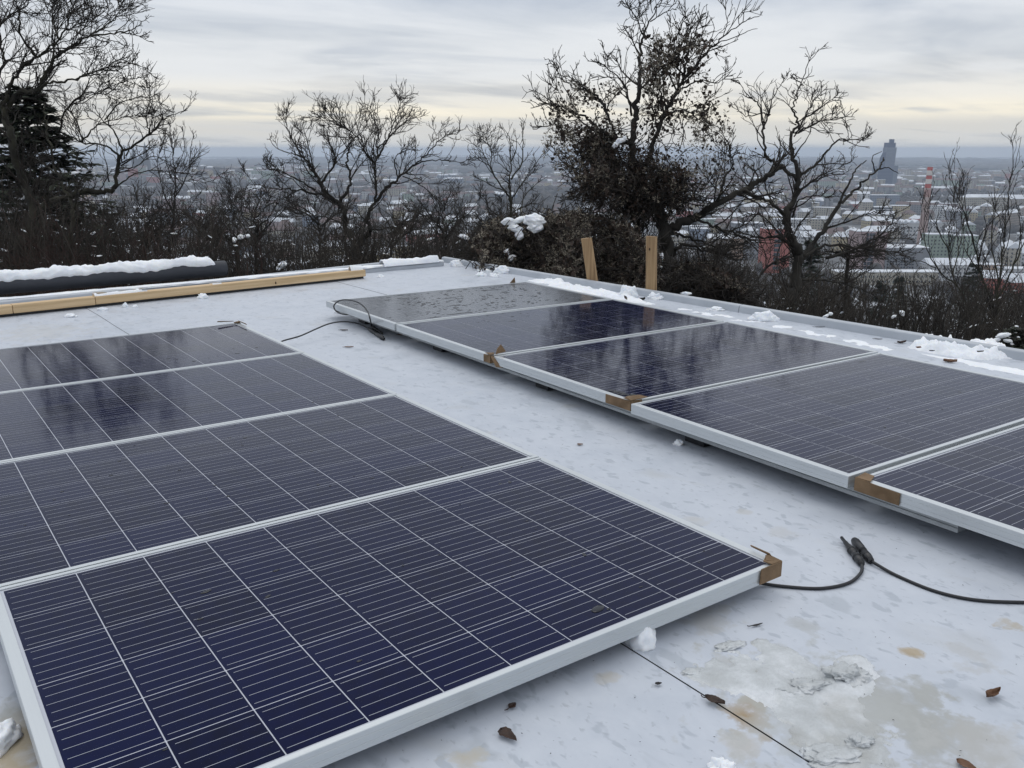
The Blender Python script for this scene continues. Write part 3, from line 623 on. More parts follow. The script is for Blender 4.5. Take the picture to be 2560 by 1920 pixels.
# ------------------------------------------------------------------ fallen leaves and bits
def leaf(px, py, L, W, rz, label, m, z=.004, curl=.25, stem=.25, seed=0, tilt=0, point=1.0):
    p = onz(px, py, z); n = 12; V, F = [], []; rg = random.Random(seed+int(px))
    for i in range(n+1):
        t_ = i/n; w = W/2*math.sin(math.pi*t_**(.75*point))**.8*(1+rg.uniform(-.12, .12)); x = (t_-.5)*L
        for j, s_ in enumerate((-1, -.5, 0, .5, 1)): V.append((x, w*s_, curl*W*(abs(s_)**1.5)*.6+curl*L*.5*(t_-.45)**2+rg.uniform(0, .04)*W))
    for i in range(n):
        for j in range(4): a = i*5+j; F.append((a, a+5, a+6, a+1))
    t = thing('fallen_leaf', label, 'leaf', (p[0], p[1], p[2]+.001), (tilt, 0, rz-YAW), 'fallen leaves on the roof'); b = mesh_obj('blade', V, F, m, t, True)
    s = b.modifiers.new('solid', 'SOLIDIFY'); s.thickness = .0008
    if stem: 
        P = catmull([(-L/2, 0, .002), (-L/2-L*stem*.6, L*.03, .001), (-L/2-L*stem, L*.10, .002)], 4); tb = Tubes(); tb.add(P, np.full(len(P), .0011), 5); tb.obj('stem', m, t)
leaf(1787, 1756, .042, .022, -.6, 'dark curled leaf lying on the roof seam', M_fallen, curl=.5)
leaf(1271, 1841, .046, .026, -.85, 'pointed dark brown leaf in front of the left row', M_fallen, stem=0, point=.7)
leaf(1281, 1766, .019, .016, .9, 'tiny round dark leaf with a stalk near the front panel', M_fallen, stem=.7)
leaf(2482, 1741, .040, .018, .45, 'curled russet leaf in the slush at the right', M_fallen2, curl=.9, stem=0)
leaf(2415, 1915, .035, .022, -.9, 'reddish leaf cut by the lower frame edge', M_fallen2, stem=0)
leaf(1646, 1710, .014, .009, .2, 'black leaf scrap left of the roof seam', M_black, stem=0)
leaf(1450, 1112, .022, .016, .0, 'small brown leaf between the rows', M_fallen2, stem=0)
leaf(1893, 1563, .03, .006, .4, 'black twig-like leaf before the cardboard corner', M_black, stem=.4)
leaf(2375, 906, .065, .035, -.4, 'large russet leaf beside the nearest right panels', M_fallen2, curl=.6, stem=0)
leaf(2297, 870, .035, .03, .7, 'orange leaf on the shovelled snow pile', M_fallen2, z=.07, stem=0)
leaf(2330, 878, .03, .02, .1, 'dark leaf in the shovelled snow pile', M_black, z=.04, stem=0); leaf(2451, 880, .04, .025, .2, 'dark leaf at the right of the snow pile', M_black, z=.06, stem=0)
leaf(2254, 858, .06, .02, .25, 'dark curled leaf left of the snow pile', M_fallen, curl=.8); leaf(2196, 848, .045, .012, -.25, 'thin dark leaf on the frosty strip', M_black); leaf(2050, 818, .06, .012, -.1, 'flat dark leaf at the flashing joint', M_black)
leaf(1563, 745, .05, .035, 1.2, 'round dark leaf stuck in the tall snow lump', M_fallen, z=.03, tilt=.9, stem=0); leaf(1590, 752, .05, .02, .1, 'dark leaf at the foot of the tall snow lump', M_fallen); leaf(1606, 751, .05, .03, .5, 'crumpled black leaf right of the tall snow lump', M_black, curl=.9)
leaf(860, 826, .05, .02, -.1, 'dark leaf lying left of the rear plugs', M_fallen); leaf(873, 868, .05, .018, .15, 'tan leaf on the roof below the rear plugs', M_fallen2); leaf(1003, 838, .045, .02, -.2, 'brown leaf under the edge of the right row', M_fallen2); leaf(1036, 846, .035, .02, .1, 'black leaf under the edge of the right row', M_black)
leaf(850, 782, .05, .03, .4, 'dark leaf under the looping cable', M_black, curl=.9)
# grit and needles
def scatter_bits(name, n, box, size, m, label, cat, seed):
    rg = np.random.default_rng(seed); V, F = [], []
    for k in range(n):
        x, y = rg.uniform(box[0], box[1]), rg.uniform(box[2], box[3]); a = rg.uniform(0, 3.14); l, w = rg.uniform(.4, 1.6)*size, rg.uniform(.2, .6)*size; q = len(V); ca, sa = math.cos(a), math.sin(a); p = onz(x, y, .0045)
        V += [(p[0]+ca*i*l-sa*j*w, p[1]+sa*i*l+ca*j*w, p[2]+h) for i, j, h in ((-1, 0, 0), (0, -1, 0), (1, 0, 0), (0, 1, 0), (0, 0, size*.4))]; F += [(q, q+1, q+4), (q+1, q+2, q+4), (q+2, q+3, q+4), (q+3, q, q+4)]
    return tag(mesh_obj(name, V, F, m), label, cat, kind='stuff')
scatter_bits('grit', 90, (1000, 2560, 1050, 1915), .0022, M_black, 'dark specks of grit strewn over the pale roof', 'grit', 4)

# water drops on the panels
def drops(panel_obj, n, box, smin, smax, label, seed, line=()):
    rg = np.random.default_rng(seed); D, Fd = ICO[1]; Vs, Fs = [], []; V0, F0 = ICO[2]
    def put(x, y, sx, sy, a): 
        c_, s_ = math.cos(a), math.sin(a); W = V0*np.array([sx, sy, min(sx, sy)*.16]); W = np.stack([W[:, 0]*c_-W[:, 1]*s_+x, W[:, 0]*s_+W[:, 1]*c_+y, W[:, 2]+GZ+.0008], 1); Fs.append(F0+len(V0)*len(Vs)); Vs.append(W)
    for k in range(n):
        s_ = smin+(smax-smin)*rg.random()**3; put(rg.uniform(box[0], box[1]), rg.uniform(box[2], box[3]), s_*rg.uniform(1, 2.2), s_, rg.choice([0, .1, .5, 1.2]))
    for x, y, sx, sy, a in line: put(x, y, sx, sy, a)
    o = mesh_obj('water_drops', np.vstack(Vs), [np.vstack(Fs)], M_water, panel_obj, True); stuffpart(o); return o
drops(RIGHT[0], 230, (.30, 1.45, -.95, -.03), .0045, .015, 'w', 1, [(.75, -.35, .07, .006, .1), (.95, -.5, .05, .006, .4), (.62, -.62, .06, .006, .2), (1.2, -.2, .08, .007, -.1), (.5, -.9, .10, .01, 0), (1.5, -.06, .09, .006, -.6), (.9, -.88, .06, .008, .3), (.3, -.93, .05, .008, 0)])
drops(RIGHT[0], 90, (.05, 1.1, -.97, -.02), .004, .010, 'w', 8)
drops(RIGHT[1], 22, (.35, 1.15, -.22, -.02), .003, .009, 'w', 2, [(.62, -.28, .03, .006, .1)]); drops(RIGHT[2], 14, (.05, 1.5, -.9, -.05), .002, .005, 'w', 3)
drops(RIGHT[3], 30, (.05, 1.5, -.95, -.05), .002, .005, 'w', 4, [(1.42, -.06, .03, .007, 0)]); drops(LEFT[3], 16, (.9, 1.6, -.95, -.4), .003, .008, 'w', 5); drops(LEFT[2], 8, (.2, 1.6, -.95, -.05), .002, .006, 'w', 6)
drops(LEFT[1], 60, (.1, 1.6, -.97, -.03), .002, .005, 'w', 7); drops(LEFT[0], 26, (.1, 1.6, -.95, -.05), .0022, .006, 'w', 9, [(.42, -.3, .014, .007, .2), (1.12, -.90, .022, .012, .3), (.37, -.42, .008, .004, 0)])
# the wet smear on the middle right panel
Vs, Fs = [], []; rg = np.random.default_rng(5)
for k in range(60):
    V0, F0 = ICO[2]; u = rg.random(); x = .04+.03*rg.random()+.05*(u > .6)*rg.random(); y = -.965+.16*(1-u) if u < .6 else -.95+.05*rg.random(); Fs.append(F0+len(V0)*len(Vs)); Vs.append(V0*np.array([.006*rg.uniform(.5, 1.6), .008*rg.uniform(.5, 1.6), .003])+np.array([x, y, GZ+.001]))
stuffpart(mesh_obj('wet_smear', np.vstack(Vs), [np.vstack(Fs)], M_water, RIGHT[2], True))

# ------------------------------------------------------------------ bare trees
def unit(v): return v/(np.linalg.norm(v, axis=-1, keepdims=True)+1e-9)
def sprout(P, r, per_m, lmin, lmax, ang, rg, rmax=.02, rmin=.0035, k=5, up=.25, wob=.25, tmin=.2, tipf=.55, sides=3, tubes=None, flatten=None):
    """children branching from every parent polyline; all arrays"""
    N, K = r.shape; seg = np.linalg.norm(np.diff(P, axis=1), axis=2); L = seg.sum(1); n = np.maximum(rg.poisson(L*per_m), 1); idx = np.repeat(np.arange(N), n)
    t = tmin+(1-tmin)*rg.random(len(idx))**.8; f = t*(K-1); i0 = np.minimum(f.astype(int), K-2); w = (f-i0)[:, None]
    p0 = P[idx, i0]*(1-w)+P[idx, i0+1]*w; T = unit(P[idx, i0+1]-P[idx, i0]); rp = r[idx, i0]*(1-w[:, 0])+r[idx, i0+1]*w[:, 0]
    q = unit(np.cross(T, rg.normal(size=T.shape))); th = rg.normal(ang, .22, len(idx))[:, None]; d = unit(T*np.cos(th)+q*np.sin(th)+np.array([0, 0, up]))
    ln = (lmin+(lmax-lmin)*rg.random(len(idx)))*(1-tipf*(t-.3).clip(0, 1))*np.clip(L[idx]/np.median(L), .45, 1.5); st = ln/(k-1); pts = [p0]
    for j in range(k-1):
        pts.append(pts[-1]+d*st[:, None]); d = unit(d+rg.normal(0, wob, d.shape)+np.array([0, 0, up*.45]))
    Pc = np.stack(pts, 1); r0 = np.clip(rp*.62, rmin, rmax); s = np.linspace(0, 1, k)[None]; rc = r0[:, None]*(1-s)+np.maximum(rmin*.75, r0*.3)[:, None]*s
    if tubes is not None: tubes.add(Pc, rc, sides)
    return Pc, rc
def crop(ox, oy, s): return lambda pts: [(ox+x*s, oy+y*s) for x, y in pts]
def resample(P, r, k):
    d = np.concatenate([[0], np.cumsum(np.linalg.norm(np.diff(P, axis=0), axis=1))]); s = np.linspace(0, d[-1], k); return np.stack([np.interp(s, d, P[:, i]) for i in range(3)], 1), np.interp(s, d, r)
def bare_tree(label, limbs, tr, D, seed, lv, barkm=M_bark, twigm=M_twig, drift=.5, name='bare_tree', ground=True, cat='tree'):
    """limbs: (pixel polyline, r0, r1) ; first one is the trunk"""
    rg = np.random.default_rng(seed); big = Tubes(); Ps, Rs = [], []; roots = {}
    for n_, (pts, r0, r1, *bare) in enumerate(limbs):
        px = tr(pts); g = rg.normal(0, drift) if n_ else 0.0; m = len(px)
        key = min(roots, key=lambda q: (q[0]-px[0][0])**2+(q[1]-px[0][1])**2) if roots else None
        d0 = roots[key] if key and (key[0]-px[0][0])**2+(key[1]-px[0][1])**2 < 60**2 else D
        dep = [d0+g*(j/(m-1))**1.1+rg.normal(0, .04) for j in range(m)]; dep[0] = d0
        P = [at(x, y, z) for (x, y), z in zip(px, dep)]
        for (x, y), z in zip(px, dep): roots[(x, y)] = z
        if n_ == 0 and ground:
            b = P[0].copy(); gz = float(ground_z(b[0], b[1]))-.2; dirn = P[0]-P[1]; P = [np.array([b[0]+dirn[0]*.6, b[1]+dirn[1]*.6, min(gz, b[2]-.3)])]+P
        C = catmull(P, 6); sc_ = np.linspace(0, 1, len(C)); rr = r1*.8+(r0*.66-r1*.8)*(1-sc_)**1.35; rr *= 1+.07*rg.normal(size=len(rr)); C = C+rg.normal(0, min(.012, r0*.3), C.shape); big.add(C, rr, 9 if r0 > .05 else 6)
        a, b_ = resample(C, rr, 14)
        if not bare: Ps.append(a); Rs.append(b_)
    P, r = np.stack(Ps), np.stack(Rs); base = P[0, 0]; t = thing(name, label, cat, base); levels = [(P, r)]
    big.obj('trunk', barkm, t, base); tw = Tubes()
    for kw in lv:
        P, r = sprout(P, r, rg=rg, tubes=tw, **kw); levels.append((P, r))
    tw.obj('crown', twigm, t, base); return t, levels, base
LV = lambda a=5.5, b=8, c=8, s=1.0: [dict(per_m=a*1.7, lmin=.22*s, lmax=.78*s, ang=.75, k=6, rmax=.012, sides=4, rmin=.0050, up=.16, wob=.2, tipf=.95), dict(per_m=b*1.35, lmin=.09*s, lmax=.36*s, ang=.7, k=5, rmax=.007, rmin=.0042, up=.12), dict(per_m=c*1.7, lmin=.05*s, lmax=.19*s, ang=.65, k=3, rmax=.0046, rmin=.0034)]
# middle tree
T2 = crop(560, 200, .3255)
bare_tree('wide bare fruit tree with a forked trunk in the middle distance', [
 ([(1000, 1360), (935, 1150), (930, 1020), (890, 950), (790, 880), (740, 800), (690, 680), (610, 590), (540, 480), (490, 380), (470, 300)], .085, .008),
 ([(745, 820), (780, 740), (850, 650), (845, 560), (810, 470), (790, 400)], .035, .007), ([(900, 930), (960, 820), (970, 760), (950, 640), (955, 540), (985, 440), (930, 360), (820, 300), (700, 280)], .04, .007),
 ([(965, 780), (1010, 700), (1100, 600), (1160, 570)], .02, .006), ([(1000, 1340), (1060, 1240), (1125, 1150), (1095, 1080), (1130, 980), (1160, 930), (1160, 760), (1165, 660), (1180, 500), (1180, 380), (1120, 250), (1060, 170)], .065, .006),
 ([(1165, 650), (1090, 560), (1060, 500), (1000, 420), (900, 350), (770, 240)], .025, .006), ([(1180, 600), (1250, 460), (1300, 350), (1340, 230), (1360, 120)], .025, .006), ([(1185, 520), (1290, 420), (1400, 320), (1520, 260)], .018, .006),
 ([(1160, 930), (1260, 820), (1340, 760), (1450, 660), (1560, 570), (1640, 480), (1740, 400)], .045, .007), ([(1340, 760), (1310, 640), (1340, 570), (1450, 520)], .02, .006), ([(1450, 660), (1560, 620), (1700, 620), (1850, 640)], .022, .006), ([(1370, 735), (1500, 800), (1600, 880), (1680, 960)], .016, .006),
 ([(880, 950), (760, 890), (560, 850), (350, 830), (100, 860)], .04, .006), ([(700, 850), (560, 760), (420, 690), (330, 620)], .025, .006), ([(620, 600), (500, 560), (400, 520), (345, 450)], .016, .006), ([(690, 690), (640, 480), (610, 370)], .018, .006),
 ([(930, 1110), (800, 1060), (650, 1040), (450, 1060)], .02, .006), ([(1100, 1160), (1250, 1140), (1400, 1100), (1600, 1080)], .025, .006), ([(1230, 1360), (1290, 1240), (1370, 1120)], .018, .006), ([(1370, 1340), (1500, 1300), (1620, 1230), (1700, 1160)], .025, .006)], T2, 14.5, 21, LV(7.5, 9, 8, .80))
T3 = crop(1200, 0, .458)
bare_tree('slim bare tree just left of the creeper-covered tree', [
 ([(165, 1190), (165, 1100), (160, 1000), (170, 880), (160, 760), (130, 690)], .05, .005), ([(160, 1080), (80, 960), (30, 860), (0, 760), (-15, 690)], .025, .005), ([(168, 980), (230, 880), (232, 760), (240, 670)], .025, .005), ([(165, 1100), (230, 1000), (300, 900), (350, 830)], .022, .005), ([(150, 1050), (60, 1010), (-30, 960)], .018, .005), ([(170, 880), (200, 800), (190, 720)], .015, .005), ([(220, 1180), (240, 1080), (300, 1010), (370, 960)], .02, .005), ([(60, 930), (60, 830), (20, 720)], .014, .005)], T3, 15.5, 5, LV(5.5, 7, 6, .65), M_bark2)
# creeper tree
LV4 = LV(4.8, 8, 7, .78)
T4t, T4l, T4b = bare_tree('crooked tree smothered in dry creeper and seed heads behind the planks', [
 ([(960, 1600), (1020, 1400), (1010, 1270), (985, 1180), (930, 1080), (850, 980)], .125, .075), ([(1015, 1270), (1100, 1210), (1180, 1190), (1290, 1110), (1400, 1060), (1500, 1000), (1580, 950), (1650, 900)], .075, .03),
 ([(850, 980), (830, 850), (840, 700), (850, 590), (870, 480), (875, 380), (880, 240), (900, 170), (960, 60), (1000, -20)], .07, .006), ([(885, 190), (850, 90), (770, 0)], .014, .006), ([(930, 120), (1000, 70), (1060, 50)], .012, .005),
 ([(880, 960), (930, 850), (1000, 650), (1080, 500), (1120, 400), (1130, 300), (1160, 230), (1200, 110), (1235, 60)], .05, .006), ([(1110, 430), (1230, 300), (1330, 200), (1480, 90)], .03, .006), ([(1090, 490), (1200, 440), (1300, 450), (1380, 380)], .018, .005), ([(1000, 400), (1080, 300), (1120, 180), (1185, 70)], .018, .005), ([(1000, 640), (1110, 600), (1190, 650), (1260, 710)], .018, .005),
 ([(840, 800), (760, 760), (700, 740), (600, 660), (520, 610), (430, 580), (320, 570)], .04, .006), ([(740, 740), (700, 630), (650, 530), (580, 490), (510, 480), (440, 410)], .026, .008), ([(830, 640), (790, 470), (690, 370), (600, 320)], .022, .005), ([(700, 370), (690, 300)], .01, .005), ([(530, 610), (480, 520), (420, 380)], .014, .005), ([(430, 580), (400, 680), (290, 690)], .012, .005),
 ([(850, 1000), (700, 1060), (540, 1060), (440, 1090)], .035, .006), ([(700, 1060), (560, 960), (450, 880), (380, 780)], .02, .005), ([(820, 1550), (850, 1420), (870, 1300), (850, 1120)], .035, .02),
 ([(1040, 1390), (1120, 1340), (1250, 1370), (1400, 1400)], .04, .008), ([(1040, 1270), (1120, 1290), (1250, 1330), (1400, 1420)], .035, .008), ([(1060, 1230), (1150, 1195), (1300, 1240), (1450, 1300), (1560, 1330)], .035, .008), ([(1000, 1240), (1060, 1110), (1200, 1080), (1330, 1100)], .028, .006),
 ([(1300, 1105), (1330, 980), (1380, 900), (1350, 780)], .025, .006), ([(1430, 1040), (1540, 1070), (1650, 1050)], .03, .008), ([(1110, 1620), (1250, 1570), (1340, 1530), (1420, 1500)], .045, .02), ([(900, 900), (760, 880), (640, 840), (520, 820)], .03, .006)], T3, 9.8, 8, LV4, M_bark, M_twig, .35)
def leaf_cards(pts, n, smin, smax, rg, spread):
    p = pts[rg.integers(0, len(pts), n)]+rg.normal(0, spread, (n, 3)); s = rg.uniform(smin, smax, n)[:, None]; a = unit(rg.normal(size=(n, 3))+np.array([0, 0, -.7])); b = unit(np.cross(a, rg.normal(size=(n, 3)))); c = np.cross(a, b)*.25
    V = np.stack([p, p+a*s*.5+b*s*.42+c*s, p+a*s, p+a*s*.5-b*s*.42+c*s], 1).reshape(-1, 3); i = np.arange(n)[:, None]*4; return V, [np.concatenate([i+np.array([[0, 1, 2]]), i+np.array([[0, 2, 3]])])]
def seed_cards(pts, n, rad, rg, spread, per=14):
    c = pts[rg.integers(0, len(pts), n)]+rg.normal(0, spread, (n, 3)); c = np.repeat(c, per, 0); d = unit(rg.normal(size=c.shape)); e = unit(np.cross(d, rg.normal(size=c.shape))); s = rad*rg.uniform(.5, 1.1, (len(c), 1)); o = c+d*s*.25
    V = np.stack([o, o+d*s*.75+e*s*.28, o+d*s], 1).reshape(-1, 3); return V, [np.arange(len(V)).reshape(-1, 3)]
def within(P, box, tr):
    Q = P.reshape(-1, 3)-C0; z = Q@AX_F; x = 1280+FPX*(Q@AX_R)/z; y = 960-FPX*(Q@AX_U)/z; X0, Y0 = tr([(box[0], box[1])])[0]; X1, Y1 = tr([(box[2], box[3])])[0]
    return P.reshape(-1, 3)[(x > X0) & (x < X1) & (y > Y0) & (y < Y1)]
rg = np.random.default_rng(3)
allp = np.concatenate([l[0].reshape(-1, 3) for l in T4l[:3]])
core = within(allp, (600, 600, 1160, 1130), T3); upper = within(allp, (900, 170, 1260, 700), T3); left = within(allp, (390, 470, 760, 1000), T3); rgt = within(allp, (1050, 640, 1330, 960), T3)
Vl, Fl = [], []
def addl(v, f):
    o = sum(len(q) for q in Vl); Vl.append(v); Fl.append(f[0]+o)
for pts, n, s, sp in ((core, 4600, (.025, .055), .09), (upper, 420, (.03, .075), .04), (left, 420, (.025, .06), .04), (rgt, 220, (.02, .05), .12)): addl(*leaf_cards(pts, n, *s, rg, sp))
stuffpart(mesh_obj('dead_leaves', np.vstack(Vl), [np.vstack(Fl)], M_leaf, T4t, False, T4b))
Vl, Fl = [], []
for pts, n, sp in ((core, 380, .12), (upper, 260, .07), (left, 260, .07), (rgt, 100, .14)): addl(*seed_cards(pts, n, .042, rg, sp))
stuffpart(mesh_obj('seed_heads', np.vstack(Vl), [np.vstack(Fl)], M_seed, T4t, False, T4b))
tw = Tubes(); k = 900; s0 = core[rg.integers(0, len(core), k)]; dv = unit(rg.normal(size=(k, 3))+np.array([0, 0, -.3])); pts = [s0]
for j in range(5): pts.append(pts[-1]+dv*.09); dv = unit(dv+rg.normal(0, .45, dv.shape)+np.array([0, 0, -.12]))
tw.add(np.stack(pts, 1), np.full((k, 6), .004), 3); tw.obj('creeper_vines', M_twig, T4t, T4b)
# right tree
T5 = crop(1840, 120, .4703)
bare_tree('dark gnarled bare tree at the right with a long dead branch', [
 ([(290, 1420), (310, 1280), (330, 1150), (320, 1060), (280, 970), (270, 880), (320, 780), (330, 700), (300, 560), (290, 470), (330, 400), (300, 320), (330, 230), (390, 70)], .125, .006),
 ([(330, 700), (200, 600), (150, 550), (150, 400), (170, 350), (70, 360), (0, 330)], .04, .006), ([(150, 430), (120, 300), (60, 250), (10, 170)], .02, .005), ([(170, 360), (200, 260), (270, 140)], .018, .005), ([(330, 450), (420, 400), (500, 380), (630, 360)], .022, .005), ([(330, 430), (400, 300), (480, 210)], .02, .005), ([(350, 380), (450, 320), (540, 250)], .018, .005), ([(360, 200), (300, 150)], .012, .005),
 ([(320, 700), (450, 590), (540, 490), (620, 490), (700, 480)], .03, .006), ([(320, 780), (430, 690), (540, 640), (600, 610)], .02, .005), ([(320, 1060), (240, 1010), (130, 1010), (0, 970)], .045, .012), ([(270, 890), (180, 820), (60, 780), (-60, 800)], .04, .01), ([(300, 900), (330, 820), (420, 780), (500, 800)], .025, .006),
 ([(330, 1150), (400, 1060), (480, 940), (540, 840), (620, 770), (700, 690), (770, 630), (785, 580)], .06, .010, 1), ([(735, 655), (800, 635), (860, 665)], .016, .006, 1), ([(545, 840), (600, 720), (640, 640), (690, 600)], .03, .008, 1), ([(740, 650), (725, 580), (775, 550)], .016, .005, 1), ([(590, 790), (550, 760)], .014, .010, 1),
 ([(350, 1110), (500, 1050), (650, 1060), (830, 1085), (940, 1070)], .035, .006), ([(480, 1120), (650, 1060), (760, 1000), (830, 920), (850, 860)], .03, .006), ([(470, 960), (600, 920), (700, 880), (800, 870)], .025, .005), ([(330, 1230), (500, 1240), (600, 1260), (740, 1310)], .03, .008), ([(250, 1010), (150, 900), (60, 880)], .02, .006), ([(60, 1300), (150, 1180), (240, 1120), (320, 1100)], .02, .02)], T5, 11.5, 31, LV(6.2, 8.5, 7, .64), M_bark, M_twig, .45)
# saplings far right
rg6 = np.random.default_rng(6)
for nm, limbs, D_, sd in (('multi-stemmed bare sapling clump at the right frame edge', [
  ([(1380, 1480), (1390, 1300), (1420, 1050), (1440, 850), (1460, 700)], .035, .005), ([(1390, 1330), (1480, 1150), (1540, 1000), (1580, 850)], .025, .005), ([(1385, 1400), (1300, 1200), (1270, 1050), (1210, 880), (1180, 760)], .03, .005), ([(1400, 1250), (1360, 1050), (1370, 900), (1400, 780)], .018, .005), ([(1470, 1180), (1510, 1000), (1500, 860)], .015, .005), ([(1290, 1180), (1220, 1080), (1210, 960)], .015, .005)], 13.0, 14),
  ('thin bare sapling between the striped chimney and the frame edge', [
  ([(1260, 1540), (1240, 1400), (1160, 1230), (1130, 1050), (1150, 850), (1160, 740)], .03, .005), ([(1180, 1270), (1080, 1180), (1010, 1050), (1000, 930), (1010, 820)], .02, .005), ([(1150, 1200), (1190, 1050), (1215, 900)], .018, .005), ([(1130, 1080), (1070, 950), (1080, 850)], .015, .005), ([(1060, 1170), (960, 1130), (900, 1160)], .015, .005)], 14.0, 15)):
    bare_tree(nm, limbs, T5, D_, sd, [dict(per_m=5, lmin=.25, lmax=.8, ang=.5, k=6, rmax=.011, sides=4, rmin=.0042, up=.4), dict(per_m=6, lmin=.1, lmax=.35, ang=.55, k=5, rmax=.006, rmin=.0036, up=.3), dict(per_m=4, lmin=.05, lmax=.12, ang=.6, k=4, rmax=.004, rmin=.0034)], M_bark2, M_twig, .3, 'sapling')
# left trees
T1 = crop(0, 0, .434)
bare_tree('tall bare tree with spreading boughs at the left frame edge', [
 ([(120, 1560), (170, 1350), (190, 1200), (120, 1000), (60, 800), (30, 650), (100, 540), (210, 520), (270, 400), (330, 320), (420, 270), (520, 200), (640, 130), (740, 40)], .13, .007),
 ([(525, 205), (680, 190), (770, 165), (820, 125)], .022, .006), ([(700, 188), (790, 205), (850, 235)], .014, .005), ([(215, 520), (290, 480), (420, 460), (550, 410), (680, 350), (775, 260)], .035, .006), ([(560, 405), (680, 400), (800, 330)], .016, .005), ([(30, 645), (50, 520), (120, 400), (200, 330), (330, 230), (400, 100), (370, -20)], .05, .008), ([(-120, 300), (-20, 170), (60, 90), (150, 30), (200, -40)], .035, .008), ([(210, 325), (120, 200), (110, 60), (60, -40)], .03, .007), ([(340, 225), (300, 110), (240, -20)], .025, .006), ([(300, 350), (330, 180), (420, 60), (520, 0)], .02, .006),
 ([(30, 640), (-60, 500), (-120, 300)], .06, .02), ([(-60, 500), (20, 380), (0, 220), (-30, 60)], .035, .008), ([(640, 130), (690, 60), (680, 0)], .012, .005), ([(420, 270), (460, 180), (600, 60)], .016, .005)], T1, 12.5, 41, LV(6, 9, 8, .88), M_bark2, M_twig, .6)
bare_tree('bare tree at left whose low bough arches to the right before the spires', [
 ([(60, 1580), (130, 1400), (200, 1230), (330, 1150), (460, 1110), (600, 1100), (655, 1085), (680, 960), (700, 880), (780, 830), (900, 740), (950, 680), (1080, 640)], .12, .006),
 ([(690, 900), (600, 835), (470, 820), (350, 760), (260, 720)], .028, .006), ([(700, 870), (660, 760), (590, 690), (540, 600)], .025, .006), ([(350, 760), (370, 650), (480, 540), (620, 540), (700, 470), (800, 440)], .025, .005), ([(470, 820), (560, 720), (700, 680), (860, 650)], .022, .005), ([(860, 770), (840, 660), (870, 570), (860, 490)], .018, .005), ([(770, 835), (860, 850), (950, 830)], .014, .005), ([(600, 690), (700, 590), (820, 560), (880, 575)], .016, .005), ([(940, 690), (920, 600), (980, 620)], .012, .005), ([(480, 540), (520, 450), (560, 320)], .016, .005), ([(480, 820), (420, 660), (330, 600)], .02, .006), ([(680, 970), (780, 960), (880, 900), (960, 930)], .018, .005), ([(660, 1090), (760, 1010), (900, 980), (1050, 1000), (1250, 1060)], .02, .005)], T1, 13.5, 43, LV(6, 9, 7, .85), M_bark2, M_twig, .5)
bare_tree('grey leaning young trunk before the dark conifer', [([(410, 1560), (425, 1230), (390, 1120), (330, 1000), (290, 850), (260, 720), (250, 600)], .055, .01), ([(425, 1210), (460, 1050), (540, 960)], .022, .006), ([(340, 1010), (260, 950), (180, 900)], .02, .006), ([(380, 1100), (440, 960), (430, 850)], .016, .006)], T1, 12.0, 45, LV(4, 5, 4, .7), M_bark2)
bare_tree('slender upright bare tree right of the church spires', [([(975, 1500), (985, 1400), (1000, 1250), (1005, 1000), (990, 850), (980, 700)], .06, .005), ([(1000, 1240), (940, 1100), (910, 950), (930, 800)], .02, .005), ([(1003, 1150), (1080, 1000), (1100, 850), (1120, 780)], .02, .005), ([(1002, 1300), (1100, 1180), (1180, 1080)], .02, .005), ([(990, 1390), (880, 1280), (800, 1180), (770, 1090)], .025, .005), ([(990, 1390), (1110, 1290), (1240, 1230)], .022, .005), ([(1000, 1000), (1060, 870), (1050, 730)], .014, .005), ([(1000, 1050), (950, 900), (955, 740)], .014, .005)], T1, 16.5, 47, LV(7, 7, 6, .65), M_bark)
for lab_, x0, sd in (('low twiggy bush tree left of the middle tree', 640, 51), ('tangled low tree between the middle tree and the slim tree', 1110, 53)):
    L_ = [([(0, 640), (5, 590), (-5, 540), (10, 500)], .05, .01)]+[([(0, 570+dy), (dx*.5, 540+dy*.5), (dx, 500+dy*.3)], .025, .006) for dx, dy in ((-60, 10), (60, 5), (-30, -20), (35, -25), (-80, 30), (85, 25))]
    bare_tree(lab_, L_, crop(x0, 0, 1), 16.0, sd, LV(7, 8, 6, 1.0))

# tangle of smaller trees standing further back
def small_tree(label, x, topy, D, seed, spread=95):
    rq = random.Random(seed); b = 650; h = b-topy; L_ = [([(x, b), (x+rq.uniform(-8, 8), b-h*.3), (x+rq.uniform(-14, 14), b-h*.55), (x+rq.uniform(-20, 20), topy+h*.08)], .06, .008)]
    for j in range(9):
        u = rq.uniform(.15, .6); y0 = b-h*u; dx = rq.choice([-1, 1])*rq.uniform(.35, 1)*spread; L_.append(([(x+rq.uniform(-6, 6), y0), (x+dx*.4, y0-h*.16), (x+dx*.75, y0-h*.24), (x+dx, y0-h*rq.uniform(.26, .42))], .028, .006))
    bare_tree(label, L_, crop(0, 0, 1), D, seed, LV(6, 7, 5, .75), M_bark, M_twig, .7)
for lb, x, ty, D_, sd in (('bare tree crowded behind the spruce at the left', 255, 470, 19, 71), ('dense bare tree below the church spires', 365, 490, 18, 72), ('dark bare tree right of the slender upright tree', 500, 490, 20, 73), ('bare tree behind the left boughs of the middle tree', 590, 500, 19, 74), ('bare tree half hidden by the forked trunk of the middle tree', 800, 480, 20, 75), ('twiggy tree under the right bough of the middle tree', 980, 500, 19, 76), ('twiggy tree behind the slim tree and creeper mound', 1260, 480, 17, 77), ('low twiggy tree left of the gnarled trunk', 1790, 600, 16, 78), ('low twiggy tree right of the gnarled trunk', 2120, 620, 15, 79)): small_tree(lb, x, ty, D_, sd)
